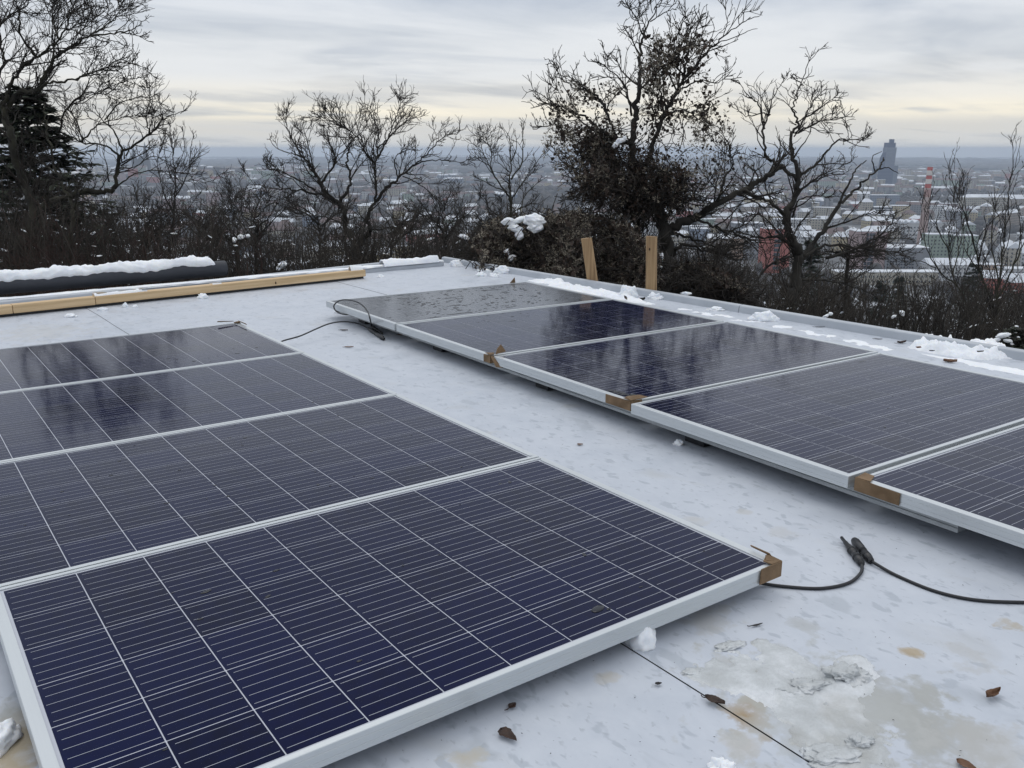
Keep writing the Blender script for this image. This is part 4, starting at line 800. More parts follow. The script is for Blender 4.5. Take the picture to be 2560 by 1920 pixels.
# conifers
def conifer(label, base, H, Rb, seed, m=M_needle, dens=1.0, snow=0, name='conifer', nsp=26, ln=(.05, .11)):
    rg = np.random.default_rng(seed); t = thing(name, label, 'conifer', base); base = np.array(base); tb = Tubes(); tr_ = np.array([base+np.array([0, 0, H*s]) for s in np.linspace(0, 1, 9)]); tb.add(tr_, np.linspace(H*.022, .008, 9), 8); tb.obj('trunk', M_bark, t, base)
    N = int(150*dens); h = rg.uniform(.10, .98, N)**.9; az = rg.uniform(0, 6.283, N); L = Rb*(1-h)**.8*rg.uniform(.72, 1.1, N)+.06; k = 7; pts = [base+np.stack([0*h, 0*h, h*H], 1)]; d = np.stack([np.cos(az), np.sin(az), .15+.3*h], 1)
    for j in range(k-1): pts.append(pts[-1]+d*(L/(k-1))[:, None]); d = d+np.array([0, 0, -.09])+rg.normal(0, .05, d.shape)
    P = np.stack(pts, 1); br = Tubes(); br.add(P, np.linspace(.012, .004, k)[None].repeat(N, 0), 4); br.obj('branches', M_bark, t, base)
    n = int(N*nsp); i = rg.integers(0, N, n); f = rg.uniform(.8, k-1.001, n); a = f.astype(int); w = (f-a)[:, None]; q = P[i, a]*(1-w)+P[i, a+1]*w; T = unit(P[i, a+1]-P[i, a]); sd_ = unit(np.cross(T, np.array([0, 0, 1.])))*rg.choice([-1, 1], n)[:, None]
    dd = unit(T*.8+sd_*rg.uniform(.2, 1.2, (n, 1))+rg.normal(0, .18, (n, 3))+np.array([0, 0, -.15])); s = rg.uniform(ln[0], ln[1], (n, 1))*(H/5)**.5*2.0; e = unit(np.cross(dd, np.array([0, 0, 1.])+rg.normal(0, .3, (n, 3)))); 
    V = np.stack([q, q+dd*s*.45+e*s*.20, q+dd*s, q+dd*s*.45-e*s*.20], 1).reshape(-1, 3); z = np.arange(n)[:, None]*4
    stuffpart(mesh_obj('needles', V, [z+np.array([[0, 1, 2, 3]])], m, t, False, base))
    if snow:
        V0, F0 = ICO[2]; Vs, Fs = [], []
        for j in rg.integers(0, n, snow): Vs.append(V0*(1+.35*rg.normal(size=(len(V0), 1)))*np.array([.05, .05, .026])*rg.uniform(.4, 1.3)*min(1, (H/3)**.8)+q[j]+np.array([0, 0, .01])); Fs.append(F0+len(V0)*(len(Vs)-1))
        stuffpart(mesh_obj('snow_tufts', np.vstack(Vs), [np.vstack(Fs)], M_snow, t, True, base))
    return t
b = at(112, 640, 18.5); top = at(112, 215, 18.5); gz = float(ground_z(b[0], b[1])); conifer('dense dark spruce behind the bare trees at the left', (b[0], b[1], gz), top[2]-gz, 3.0, 2, dens=3.2, snow=130, nsp=44)
for px, py, D_, H, Rb, lb, sd in ((2440, 655, 95, 9, 2.6, 'blue-green conifer below the city at the right', 3), (2250, 690, 100, 7, 1.9, 'small conifer before the long low building', 4), (2205, 705, 80, 6, 1.5, 'narrow conifer left of the small one below the long building', 5), (2030, 600, 60, 5.5, 1.6, 'dark conifer behind the gnarled tree', 6)):
    p = at(px, py, D_); gz = float(ground_z(p[0], p[1])); H = p[2]-gz; conifer(lb, (p[0], p[1], gz), H, Rb, sd, M_needle2, .7, 0, nsp=22, ln=(.12, .25))
p = at(2545, 880, 6.4); conifer('snow-dusted evergreen shrub peeping over the parapet at right', (p[0], p[1], p[2]-.45), .62, .34, 9, M_needle, .8, 26, 'evergreen_shrub', 24, (.03, .06))

# creeper mound left of the planks
def mound(label, px0, px1, prof, D, seed, nl, ns):
    rg = np.random.default_rng(seed); n = 2600; x = rg.uniform(px0, px1, n); topy = np.interp(x, [p[0] for p in prof], [p[1] for p in prof]); y = topy+(720-topy)*rg.random(n)**1.25; dz = D+rg.uniform(-.45, .55, n)+.35*np.sin(x*.03)+.003*(topy-y)
    P = np.array([at(a, b, c) for a, b, c in zip(x, y, dz)]); base = np.array([*P[:, :2].mean(0), float(ground_z(*P[:, :2].mean(0)))]); t = thing('creeper_mound', label, 'shrub', base)
    k = 1300; s0 = P[rg.integers(0, n, k)]-np.array([0, 0, .15]); d = unit(rg.normal(size=(k, 3))+np.array([0, 0, .5])); pts = [s0]; tb = Tubes()
    for j in range(5): pts.append(pts[-1]+d*.085); d = unit(d+rg.normal(0, .4, d.shape)+np.array([0, 0, -.1]))
    tb.add(np.stack(pts, 1), np.full((k, 6), .0045), 3); k = 26; s0 = P[rg.integers(0, n, k)]; pts = np.stack([s0*(1-f)+np.array([0, 0, base[2]])*np.array([0, 0, f])+np.concatenate([s0[:, :2]*f, 0*s0[:, :1]], 1) for f in np.linspace(0, 1, 7)], 1); tb.add(pts+rg.normal(0, .03, pts.shape), np.linspace(.008, .02, 7)[None].repeat(k, 0), 5); tb.obj('stems', M_twig, t, base)
    V, F = leaf_cards(P, nl, .025, .065, rg, .03); stuffpart(mesh_obj('dead_leaves', V, F, M_leaf, t, False, base)); V, F = seed_cards(P, ns, .034, rg, .03); stuffpart(mesh_obj('seed_heads', V, F, M_seed, t, False, base)); return t
mound('brown creeper mound with pale seed heads left of the planks', 1190, 1640, [(1190, 600), (1230, 560), (1290, 548), (1360, 545), (1420, 535), (1500, 540), (1580, 570), (1640, 640)], 9.3, 5, 6500, 1900)
mound('low creeper tangle between the upright plank and the gnarled tree', 1640, 1860, [(1640, 700), (1700, 665), (1760, 660), (1830, 700), (1860, 740)], 9.6, 15, 2000, 320)
def pad(label, blobs, D, seed):
    Vs, Fs = [], []; c = at(blobs[0][0], blobs[0][1], D); k_ = D/FPX
    for j, (x, y, w, h, a) in enumerate(blobs):
        V, F = ICO[4]; d = 1+.42*fbm(V, 1.0, 3, seed+j)+.10*fbm(V, 3.5, 3, seed+j); W = V*d[:, None]*np.array([w/2*k_, h/2*k_*1.1, h/2*k_*.9]); ca, sa = math.cos(a), math.sin(a)
        W = W[:, :1]*(AX_R*ca+np.array([0, 0, 1])*sa)+W[:, 1:2]*FW3+W[:, 2:]*(np.array([0, 0, 1])*ca-AX_R*sa)+at(x, y, D); Fs.append(F+len(V)*len(Vs)); Vs.append(W)
    return tag(mesh_obj('snow_pad', np.vstack(Vs), [np.vstack(Fs)], M_snow, None, True, c), label, 'snow', 'snow pads on the shrubs')
pad('left snow pad with a pointed tail on the creeper mound', [(1272, 554, 30, 18, .1), (1297, 550, 36, 14, .35), (1290, 572, 36, 20, -.2), (1298, 588, 20, 26, 0)], 8.75, 3.3)
pad('right thick snow pad on the creeper mound', [(1334, 552, 48, 34, -.05), (1338, 568, 36, 30, .1), (1348, 550, 34, 22, -.3)], 8.7, 5.2)
pad('small forked snow clump low on the creeper mound', [(1266, 630, 15, 18, -.5), (1281, 640, 18, 6, 0), (1276, 647, 12, 14, .4)], 8.75, 6.1)
pad('snow clump on a twig right of the tangled low tree', [(1160, 592, 28, 12, -.2), (1166, 598, 12, 8, 0)], 9.6, 7.7)
pad('snow clump in the fork of the creeper tree', [(1550, 352, 22, 16, .3), (1538, 362, 14, 14, 0), (1562, 345, 10, 10, 0)], 9.5, 8.1)
pad('snow clump on the left side of the creeper tree', [(1486, 474, 24, 16, .2), (1472, 482, 14, 8, 0)], 9.4, 9.4)
pad('snow clump between the two planks', [(1594, 658, 20, 18, .3), (1606, 672, 16, 12, 0), (1580, 672, 10, 8, 0)], 9.4, 10.4)
pad('small snow clump right of the upright plank', [(1652, 640, 12, 26, .2), (1650, 668, 10, 14, 0)], 9.4, 11.4)
pad('snow lump on the low bough at the parapet', [(1715, 734, 26, 11, .0)], 8.2, 12.4)
pad('two white snow balls hanging in the thicket at right', [(2235, 791, 13, 8, .3), (2231, 794, 7, 6, 0), (2254, 781, 11, 13, .5), (2257, 787, 9, 6, -.2)], 9.5, 13.4)
pad('ragged snow tuft over the flashing joint', [(2065, 790, 16, 8, .4), (2076, 784, 10, 10, .2)], 7.5, 14.4)
pad('snow heap on the evergreen shrub at right', [(2506, 838, 36, 14, .2), (2490, 850, 26, 10, .5), (2520, 852, 20, 10, -.2)], 6.3, 15.4)
pad('snow clump low left of the middle tree', [(602, 592, 16, 12, .3), (618, 590, 14, 10, 0), (586, 600, 10, 14, 0)], 12.5, 16.4)
pad('snow clump at the foot of the middle tree', [(706, 662, 20, 18, .3), (696, 672, 12, 10, 0)], 12, 17.4)
pad('snow clump under the spires', [(188, 432, 22, 7, .1)], 12, 18.4)

# ------------------------------------------------------------------ thicket below the trees
PROF = [(-400, 500), (0, 490), (200, 490), (420, 505), (560, 530), (760, 548), (1000, 540), (1180, 560), (1400, 600), (1700, 640), (1850, 660), (2100, 690), (2300, 700), (2560, 690), (3000, 680)]
def thicket(label, n, xr, Dr, seed, m, off, per1=3.2, per2=3.0, rad=.012):
    rg = np.random.default_rng(seed); x = rg.uniform(*xr, n); D = rg.uniform(*Dr, n); S0, S1 = [], []
    for a, d in zip(x, D):
        ty = np.interp(a, *zip(*PROF))+off+abs(rg.normal(0, 30)); top = at(a, ty, d); gz = float(ground_z(top[0], top[1]))
        for k in range(rg.integers(4, 7)):
            S0.append((top[0]+rg.normal(0, .18), top[1]+rg.normal(0, .18), gz)); S1.append(top+np.array([rg.normal(0, .55), rg.normal(0, .55), -abs(rg.normal(0, .35))]))
    S0, S1 = np.array(S0), np.array(S1); k = 8; f = np.linspace(0, 1, k)[None, :, None]; bow = rg.normal(0, .22, (len(S0), 1, 3))*np.array([1, 1, .2]); P = S0[:, None]*(1-f)+S1[:, None]*f+bow*np.sin(f*math.pi)+rg.normal(0, .03, (len(S0), k, 3)); r = np.linspace(rad*1.5, rad*.4, k)[None].repeat(len(S0), 0)
    tb = Tubes(); tb.add(P, r, 4); P, r = sprout(P[:, 2:], r[:, 2:], per1, .3, 1.0, .7, rg, rad*.7, .004, 5, .2, .3, .05, .5, 3, tb); sprout(P, r, per2*1.15, .12, .42, .7, rg, .006, .0036, 3, .1, .3, .1, .5, 3, tb)
    o = tb.obj('thicket', m, smooth=False); tag(o, label, 'thicket', kind='stuff'); return P
tp = thicket('tangled brown undergrowth below the left and middle trees', 130, (-350, 1250), (10.2, 19), 61, M_thick, 6, 3.5, 3.3)
thicket('reddish undergrowth twigs at the left behind the membrane roll', 30, (40, 480), (10, 13), 62, M_thick2, 100, 3.4, 3.0)
tq = thicket('dark undergrowth filling the slope below the right-hand trees', 145, (1150, 2800), (9.2, 18), 63, M_thick, -6, 3.6, 3.4)
thicket('dense dim undergrowth further down the slope', 245, (-850, 3000), (20, 34), 64, M_thick, -6, 2.1, 2.0, .022)
rg = np.random.default_rng(17); V0, F0 = ICO[2]; Vs, Fs = [], []; Q = np.concatenate([tp.reshape(-1, 3), tq.reshape(-1, 3)[::3]])
for j in rg.integers(0, len(Q), 700):
    s = .020*rg.random()**2.2+.006; a_ = rg.uniform(0, 3.14); W = V0*(1+.25*rg.normal(size=(len(V0), 1)))*np.array([s*rg.uniform(1.5, 4), s*.8, s*.6]); Vs.append(np.stack([W[:, 0]*math.cos(a_)-W[:, 1]*math.sin(a_), W[:, 0]*math.sin(a_)+W[:, 1]*math.cos(a_), W[:, 2]+W[:, 0]*rg.uniform(-.5, .5)], 1)+Q[j]); Fs.append(F0+len(V0)*(len(Vs)-1))
tag(mesh_obj('snow_tufts', np.vstack(Vs), [np.vstack(Fs)], M_snow, None, True), 'white snow tufts caught all over the undergrowth twigs', 'snow', kind='stuff')

# ------------------------------------------------------------------ the city in the valley
def wall_mat(name, col, windows=True, u=3.4, v=3.2, dark=(.05, .055, .07)):
    m, t, b = nodes(name)
    c = t.nodes.new('ShaderNodeTexCoord'); s = t.nodes.new('ShaderNodeSeparateXYZ'); t.links.new(c.outputs['Object'], s.inputs[0])
    base = tmix(t, tramp(t, tnoise(t, .15, 4), [(.3, 0.0), (.7, 1.0)]), tuple(q*.88 for q in col), tuple(min(q*1.08, .9) for q in col))
    if windows:
        fu = tmath(t, 'FRACT', tmath(t, 'DIVIDE', tmath(t, 'ADD', s.outputs[0], s.outputs[1]), u)); fv = tmath(t, 'FRACT', tmath(t, 'DIVIDE', s.outputs[2], v))
        a = tmath(t, 'MULTIPLY', tmath(t, 'GREATER_THAN', fu, .32), tmath(t, 'LESS_THAN', fu, .72)); d = tmath(t, 'MULTIPLY', tmath(t, 'GREATER_THAN', fv, .34), tmath(t, 'LESS_THAN', fv, .80))
        base = tmix(t, tmath(t, 'MULTIPLY', a, d), base, dark)
    t.links.new(base, b.inputs['Base Color']); b.inputs['Roughness'].default_value = .85; b.inputs['Specular IOR Level'].default_value = .2; return m
WALLC = {'cream': (0.368, 0.340, 0.281), 'white': (0.480, 0.486, 0.493), 'grey': (0.216, 0.223, 0.238), 'yellow': (0.400, 0.332, 0.204), 'pale green': (0.264, 0.324, 0.264), 'pink': (0.336, 0.251, 0.246), 'tan': (0.288, 0.243, 0.196), 'blue-grey': (0.192, 0.227, 0.289), 'brick red': (.36, .105, .075), 'peach': (0.416, 0.300, 0.221)}
WM = {k: wall_mat('wall_'+k.replace(' ', '_'), c) for k, c in WALLC.items()}
WPL = {k: wall_mat('plain_wall_'+k.replace(' ', '_'), c, False) for k, c in WALLC.items()}
M_csnow = mat('roof_snow', (.56, .59, .64), (.72, .75, .79), .05, .8); M_tile = mat('bare_roof', (.10, .07, .065), (.16, .11, .10), .2, .9)
M_glass = mat('window_glass', (.035, .045, .06), rough=.15); M_fr = mat('window_frame', (.5, .5, .5), rough=.6)
def block(mb_w, mb_r, w, d, h, rf, roof_h, over=.4):
    mb_w.box(-w/2, w/2, -d/2, d/2, -6, h)
    if rf == 'flat': mb_r.box(-w/2-over*.2, w/2+over*.2, -d/2-over*.2, d/2+over*.2, h+.05, h+.6)
    else:
        o = over; hip = w*.0 if rf == 'gable' else min(d*.45, w*.3)
        V = [(-w/2-o, -d/2-o, h), (w/2+o, -d/2-o, h), (w/2+o, d/2+o, h), (-w/2-o, d/2+o, h), (-w/2-o+hip, 0, h+roof_h), (w/2+o-hip, 0, h+roof_h)]
        mb_r.add(V, [(0, 1, 5, 4), (2, 3, 4, 5), (1, 2, 5), (3, 0, 4), (3, 2, 1, 0)])
def gp(px, py):                                       # valley-floor point under a pixel
    v = ray(px, py); return C0+v*((VALLEY-CAM_H)/v[2])
ME_pane = {}
def pane(parent, x, y, z, w, h, axis='y', frame=False):
    key = (round(w, 2), round(h, 2), axis)
    if key not in ME_pane:
        mb = MB(); a, b_ = w/2, h/2
        if axis == 'y': mb.box(-a, a, -.12, .12, -b_, b_)
        else: mb.box(-.12, .12, -a, a, -b_, b_)
        me = bpy.data.meshes.new('window'); me.from_pydata(mb.v, [], mb.f); me.materials.append(M_glass); me.update(); ME_pane[key] = me
    return link('window', ME_pane[key], parent, (x, y, z))
PLACED = []
def city_building(x0, x1, base, top, col, rf, label, depth=14, roof_h=0, yaw=0, cat='building', win=None, group=None, name='city_building', mats=WM):
    """placed by the photo pixels of its front face, standing on the valley floor"""
    p = gp((x0+x1)/2, base); dist = (p-C0)@AX_F; w = (x1-x0)*dist/FPX; h = (base-top)*dist/FPX*1.02
    t = thing(name, label, cat, (p[0]+FW3[0]*depth/2, p[1]+FW3[1]*depth/2, VALLEY), (0, 0, -YAW+yaw), group or 'buildings near the foot of the hill')
    a, b = MB(), MB(); block(a, b, w, depth, h, rf, roof_h); wl = a.obj('wall', mats[col], t); b.obj('snow_roof', M_csnow, t); PLACED.append((p[0], p[1], max(w, depth)*.6)); 
    if win:
        for (fx, fz, ww, wh) in win: pane(wl, (fx-.5)*w, -depth/2, fz*h, ww*w, wh*h)
    return t, w, h, dist
grid = lambda xs, zs, w, h: [(x, z, w, h) for x in xs for z in zs]
lin = lambda a, b, n: [a+(b-a)*i/(n-1) for i in range(n)]
F_ = crop(1900, 340, .2984)
def cb(x0, x1, y0, y1, col, rf, label, **k): (a, t_), (b, bt) = F_([(x0, y0), (x1, y1)]); return city_building(a, b, bt, t_, col, rf, label, **k)
cb(18, 236, 792, 1150, 'brick red', 'flat', 'brick red tower block with a dark glazed strip behind the gnarled tree', depth=16, mats=WPL, win=[(.5, z, .24, .075) for z in lin(.12, .94, 9)])
cb(236, 300, 880, 1100, 'tan', 'flat', 'narrow tan block right of the red tower block', depth=14)
cb(300, 345, 815, 930, 'yellow', 'flat', 'small yellow house right of the red tower block', depth=12); cb(346, 420, 790, 930, 'white', 'gable', 'white house beside the small yellow house', depth=12, roof_h=4)
cb(780, 1042, 812, 1128, 'pink', 'flat', 'pinkish block with a glazed stair strip', depth=18, mats=WPL, win=[(x, z, .085, .085) for x in (.36, .46, .55) for z in lin(.08, .92, 9)]+[(.5+q*.1, .97, .08, .03) for q in (2, 3)])
cb(1042, 1405, 945, 1130, 'grey', 'flat', 'grey concrete boiler house with a grid of dark windows at the chimney foot', depth=26, mats=WPL, win=grid(lin(.06, .64, 10), lin(.15, .55, 4), .045, .075))
cb(640, 1485, 1146, 1250, 'cream', 'flat', 'long low cream building with a row of windows below the boiler house', depth=14, mats=WPL, win=grid(lin(.04, .96, 24), (.28, .68), .014, .16))
cb(1385, 1600, 835, 1070, 'pale green', 'flat', 'pale green apartment block right of the chimney', depth=14); cb(1605, 1805, 845, 1075, 'pale green', 'flat', 'second pale green apartment block further right of the chimney', depth=14)
for k, (a, b, lb) in enumerate(((1130, 1332, 'white row of gabled houses left of the chimney'), (1392, 1515, 'white row of gabled houses right of the chimney'))):
    t, w, h, dist = cb(a, b, 735, 850, 'white', 'flat', lb, depth=16, mats=WPL, win=grid(lin(.08, .92, 7 if k == 0 else 5), (.2, .45, .7), .055, .10)); n = 4 if k == 0 else 3; mb = MB()
    for j in range(n): x0 = -w/2+w*j/n; mb.prism([(x0, -8.5, h+.62), (x0+w/n, -8.5, h+.62), (x0+w/n/2, -8.5, h+.62+w/n*.45)], (0, 17, 0))
    mb.obj('gable_roofs', M_csnow, t)
cb(880, 1112, 715, 812, 'yellow', 'gable', 'mustard long building with snowy roof above the pinkish block', depth=16, roof_h=5); cb(1102, 1246, 590, 690, 'yellow', 'flat', 'yellow slab building left of the chimney top half', depth=18)
cb(930, 1100, 600, 690, 'white', 'flat', 'white office block with ribbon windows left of the yellow slab', depth=18, mats=WPL, win=[(.5, z, .94, .11) for z in (.2, .45, .7, .9)]); cb(930, 1165, 500, 590, 'blue-grey', 'flat', 'long blue-grey block below the high-rise tower', depth=20); cb(1255, 1352, 560, 672, 'grey', 'flat', 'plain grey block touching the chimney on its left', depth=20, mats=WPL)
cb(760, 856, 572, 620, 'brick red', 'gable', 'low red-roofed brick house left of the white office block', depth=14, roof_h=4); cb(772, 832, 490, 575, 'peach', 'flat', 'orange-peach tower house below the high-rise', depth=14); cb(855, 935, 560, 700, 'cream', 'hip', 'cream house with hipped snow roof left of the white office', depth=18, roof_h=5)
cb(2040, 2330, 985, 1110, 'white', 'gable', 'large white house with a broad snowy roof at the right edge', depth=18, roof_h=9); cb(1825, 1895, 960, 1060, 'white', 'hip', 'small white house with a steep snow roof right of the green blocks', depth=12, roof_h=9)
cb(2040, 2330, 1120, 1215, 'white', 'flat', 'white flat-roofed building at the right edge below the large house', depth=14, mats=WPL, win=grid(lin(.06, .9, 10), (.3, .7), .04, .2)); cb(1820, 2035, 1085, 1180, 'peach', 'flat', 'peach low building below the steep-roofed house', depth=14); cb(1400, 1810, 1085, 1200, 'white', 'gable', 'low white sheds with broad snow roofs below the green blocks', depth=16, roof_h=5); cb(1930, 2330, 1230, 1320, 'brick red', 'gable', 'dark brick building with snow roof at the lower right', depth=14, roof_h=6)
cb(1410, 1560, 590, 690, 'white', 'flat', 'white office block with green window bands right of the chimney', depth=18); cb(1520, 1680, 570, 630, 'pink', 'flat', 'red and pink low block right of the white office', depth=16); cb(1700, 2060, 520, 640, 'cream', 'hip', 'long cream building with hipped snow roof behind the saplings', depth=20, roof_h=5); cb(2090, 2300, 530, 600, 'tan', 'gable', 'wide barn with a big snow roof at the right edge', depth=25, roof_h=7)
cb(1225, 1352, 305, 335, 'brick red', 'flat', 'long bright red hall in the hazy distance right of the high-rise', depth=30, mats=WPL); cb(1120, 1292, 335, 392, 'cream', 'flat', 'beige slab beside the high-rise tower', depth=30)
G_ = crop(1700, 440, .2396)
def cg(x0, x1, y0, y1, col, rf, label, **k): (a, t_), (b, bt) = G_([(x0, y0), (x1, y1)]); return city_building(a, b, bt, t_, col, rf, label, **k)
cg(560, 652, 660, 870, 'peach', 'flat', 'peach house wall seen left of the red tower block', depth=12, mats=WPL, win=grid((.3, .7), (.3, .55, .8), .14, .08)); cg(300, 555, 660, 850, 'tan', 'gable', 'tan house with snowy roof left of the peach wall', depth=16, roof_h=4); cg(655, 840, 690, 870, 'grey', 'gable', 'grey house between the peach wall and the red tower', depth=14, roof_h=5); cg(120, 300, 560, 720, 'blue-grey', 'flat', 'blue-grey block behind the thick bough', depth=16); cg(560, 860, 500, 640, 'grey', 'flat', 'dark grey hall above the red tower block', depth=22); cg(1000, 1400, 460, 560, 'white', 'flat', 'long white hall behind the gnarled trunk', depth=22); cg(0, 130, 370, 470, 'brick red', 'flat', 'brick red flats behind the bough of the creeper tree', depth=16)
# striped chimney
def chimney():
    (xt, yt), (xb, yb) = F_([(1412, 296), (1352, 960)]); p = gp(xb-2, yb+1); dist = (p-C0)@AX_F; H = (yb-yt)*dist/FPX*1.035; t = thing('factory_chimney', 'tall tapering chimney with red and white bands on top', 'chimney', p)
    r0, r1 = 42*.2984*dist/FPX, 21*.2984*dist/FPX
    C = {'r': mat('band_red', (.42, .07, .055), rough=.8), 'w': mat('band_white', (.62, .58, .55), rough=.8), 'b': mat('concrete_pink', (.29, .205, .185), (.35, .26, .235), .3, .9), 'f': mat('faded_band', (.34, .20, .175), rough=.9), 'l': mat('faded_white', (.42, .34, .31), rough=.9)}
    bands = [('r', .045), ('w', .055), ('r', .045), ('w', .055), ('r', .05), ('l', .015), ('f', .09), ('l', .07), ('b', .04), ('l', .05), ('b', .525)]
    z = 1.0
    for c, f in bands:
        z1 = max(z-f, 0); n = 28; V, F = [], []
        for s_ in (z, z1):
            r = r1+(r0-r1)*(1-s_)**1.25
            for k in range(n): V.append((r*math.cos(6.2832*k/n), r*math.sin(6.2832*k/n), s_*H))
        F = [(k, (k+1) % n, n+(k+1) % n, n+k) for k in range(n)]+([tuple(range(n))[::-1]] if z == 1 else []); mesh_obj('band', V, F, C[c], t, True); z = z1
    rim = Tubes(); 
    for s_ in (.998, .90, .80): a = np.linspace(0, 6.2832, 25); r = r1+(r0-r1)*(1-s_)**1.25; rim.add(np.stack([r*1.02*np.cos(a), r*1.02*np.sin(a), a*0+s_*H], 1), np.full(25, .25), 4)
    rim.obj('walkway_rings', M_rail, t); PLACED.append((p[0], p[1], 20))
chimney()
# high-rise
def tower():
    (xa, ya), (xb, yb) = F_([(1010, 66), (1096, 432)]); p = gp((xa+xb)/2, yb+1); dist = (p-C0)@AX_F; k_ = .2984*dist/FPX; t = thing('high_rise_tower', 'slim hazy high-rise tower with a stepped top above the city', 'tower', (p[0], p[1], VALLEY), (0, 0, -YAW))
    gl = wall_mat('tower_glass', (.03, .055, .12), True, 2.2, 3.6, (.015, .03, .08)); lt = wall_mat('tower_light', (.13, .16, .22), True, 3, 3.6, (.05, .065, .11)); X = lambda x: (x-1053)*k_; Zt = lambda y: (432-y)*k_
    a = MB(); a.prism([(X(1012), -10, -3), (X(1088), -10, -3), (X(1098), -10, Zt(105)), (X(1012), -10, Zt(105))], (0, 22, 0)); a.obj('shaft', lt, t)
    MB().box(X(1014), X(1088), -9, 10, Zt(104.5), Zt(66)).obj('upper_storey', gl, t); MB().box(X(1048), X(1077), -6, 6, Zt(65.8), Zt(38)).obj('roof_plant', gl, t)
    a = MB(); a.prism([(X(962), -13, -3), (X(1087), -13, -3), (X(1087), -13, Zt(280)), (X(1009), -13, Zt(262)), (X(1009), -13, Zt(140)), (X(985), -13, Zt(146)), (X(966), -13, Zt(190)), (X(960), -13, Zt(260))], (0, 2.9, 0)); gw = a.obj('glass_wing', gl, t)
    MB().box(X(1090), X(1135), -4, 9, -3, Zt(250)).obj('side_block', lt, t); MB().box(X(935), X(959), -5, 8, -3, Zt(255)).obj('side_block', lt, t)
    for q in lin(180, 262, 3)+lin(290, 420, 6): MB().box(X(970), X(1080) if q > 262 else X(1007), -13.25, -13.02, Zt(q), Zt(q)+.5).obj('floor_band', lt, gw)
    PLACED.append((p[0], p[1], 90))
tower()
# church with two spires on its hill
def church():
    (xl, yt) = T1([(785, 850)])[0]; (xr, _) = T1([(852, 818)])[0]; D = 2900.0; k = D/FPX; c = at((xl+xr)/2, 445, D); gz = float(ground_z(c[0], c[1])); t = thing('church', 'distant dark church with twin pointed spires on a hill', 'church', (c[0], c[1], gz), (0, 0, -YAW)); m = mat('church_stone', (.03, .028, .028), rough=.9); m2 = mat('spire_slate', (.02, .022, .025), rough=.8)
    w = (xr-xl)*k; topl, topr = at(xl, 366, D)[2]-gz, at(xr, 354, D)[2]-gz
    for s_, H in ((-1, topl), (1, topr)):
        x = s_*w/2; bt = MB().box(x-8, x+8, -5, 5, -8, H*.55).obj('bell_tower', m, t)
        mb = MB(); n = 8; V = [(x+8.6*math.cos(6.2832*q/n+.39), 5.4*math.sin(6.2832*q/n+.39), H*.55) for q in range(n)]+[(x, 0, H)]; mb.add(V, [(q, (q+1) % n, n) for q in range(n)]+[tuple(range(n))[::-1]]); mb.obj('spire', m2, bt)
        for q in (-1, 1):
            mb = MB(); mb.add([(x+q*4-1, -4.9, H*.55), (x+q*4+1, -4.9, H*.55), (x+q*4+1, -3, H*.55), (x+q*4-1, -3, H*.55), (x+q*4, -4, H*.70)], [(0, 1, 4), (1, 2, 4), (2, 3, 4), (3, 0, 4)]); mb.obj('pinnacle', m2, bt)
        for q in (.32, .44): MB().box(x-1, x+1, -5.3, -5.05, H*q-3, H*q+3).obj('window', M_glass, bt)
    MB().box(-w/2+8.05, w/2-8.05, -3, 55, -8, topr*.36).obj('nave_wall', m, t); mb = MB(); h = topr*.36; mb.add([(-12, -3, h), (12, -3, h), (12, 56, h), (-12, 56, h), (0, -3, h+18), (0, 56, h+18)], [(0, 1, 4), (2, 3, 5), (1, 2, 5, 4), (3, 0, 4, 5)]); mb.obj('nave_roof', m2, t); PLACED.append((c[0], c[1], 90))
church()
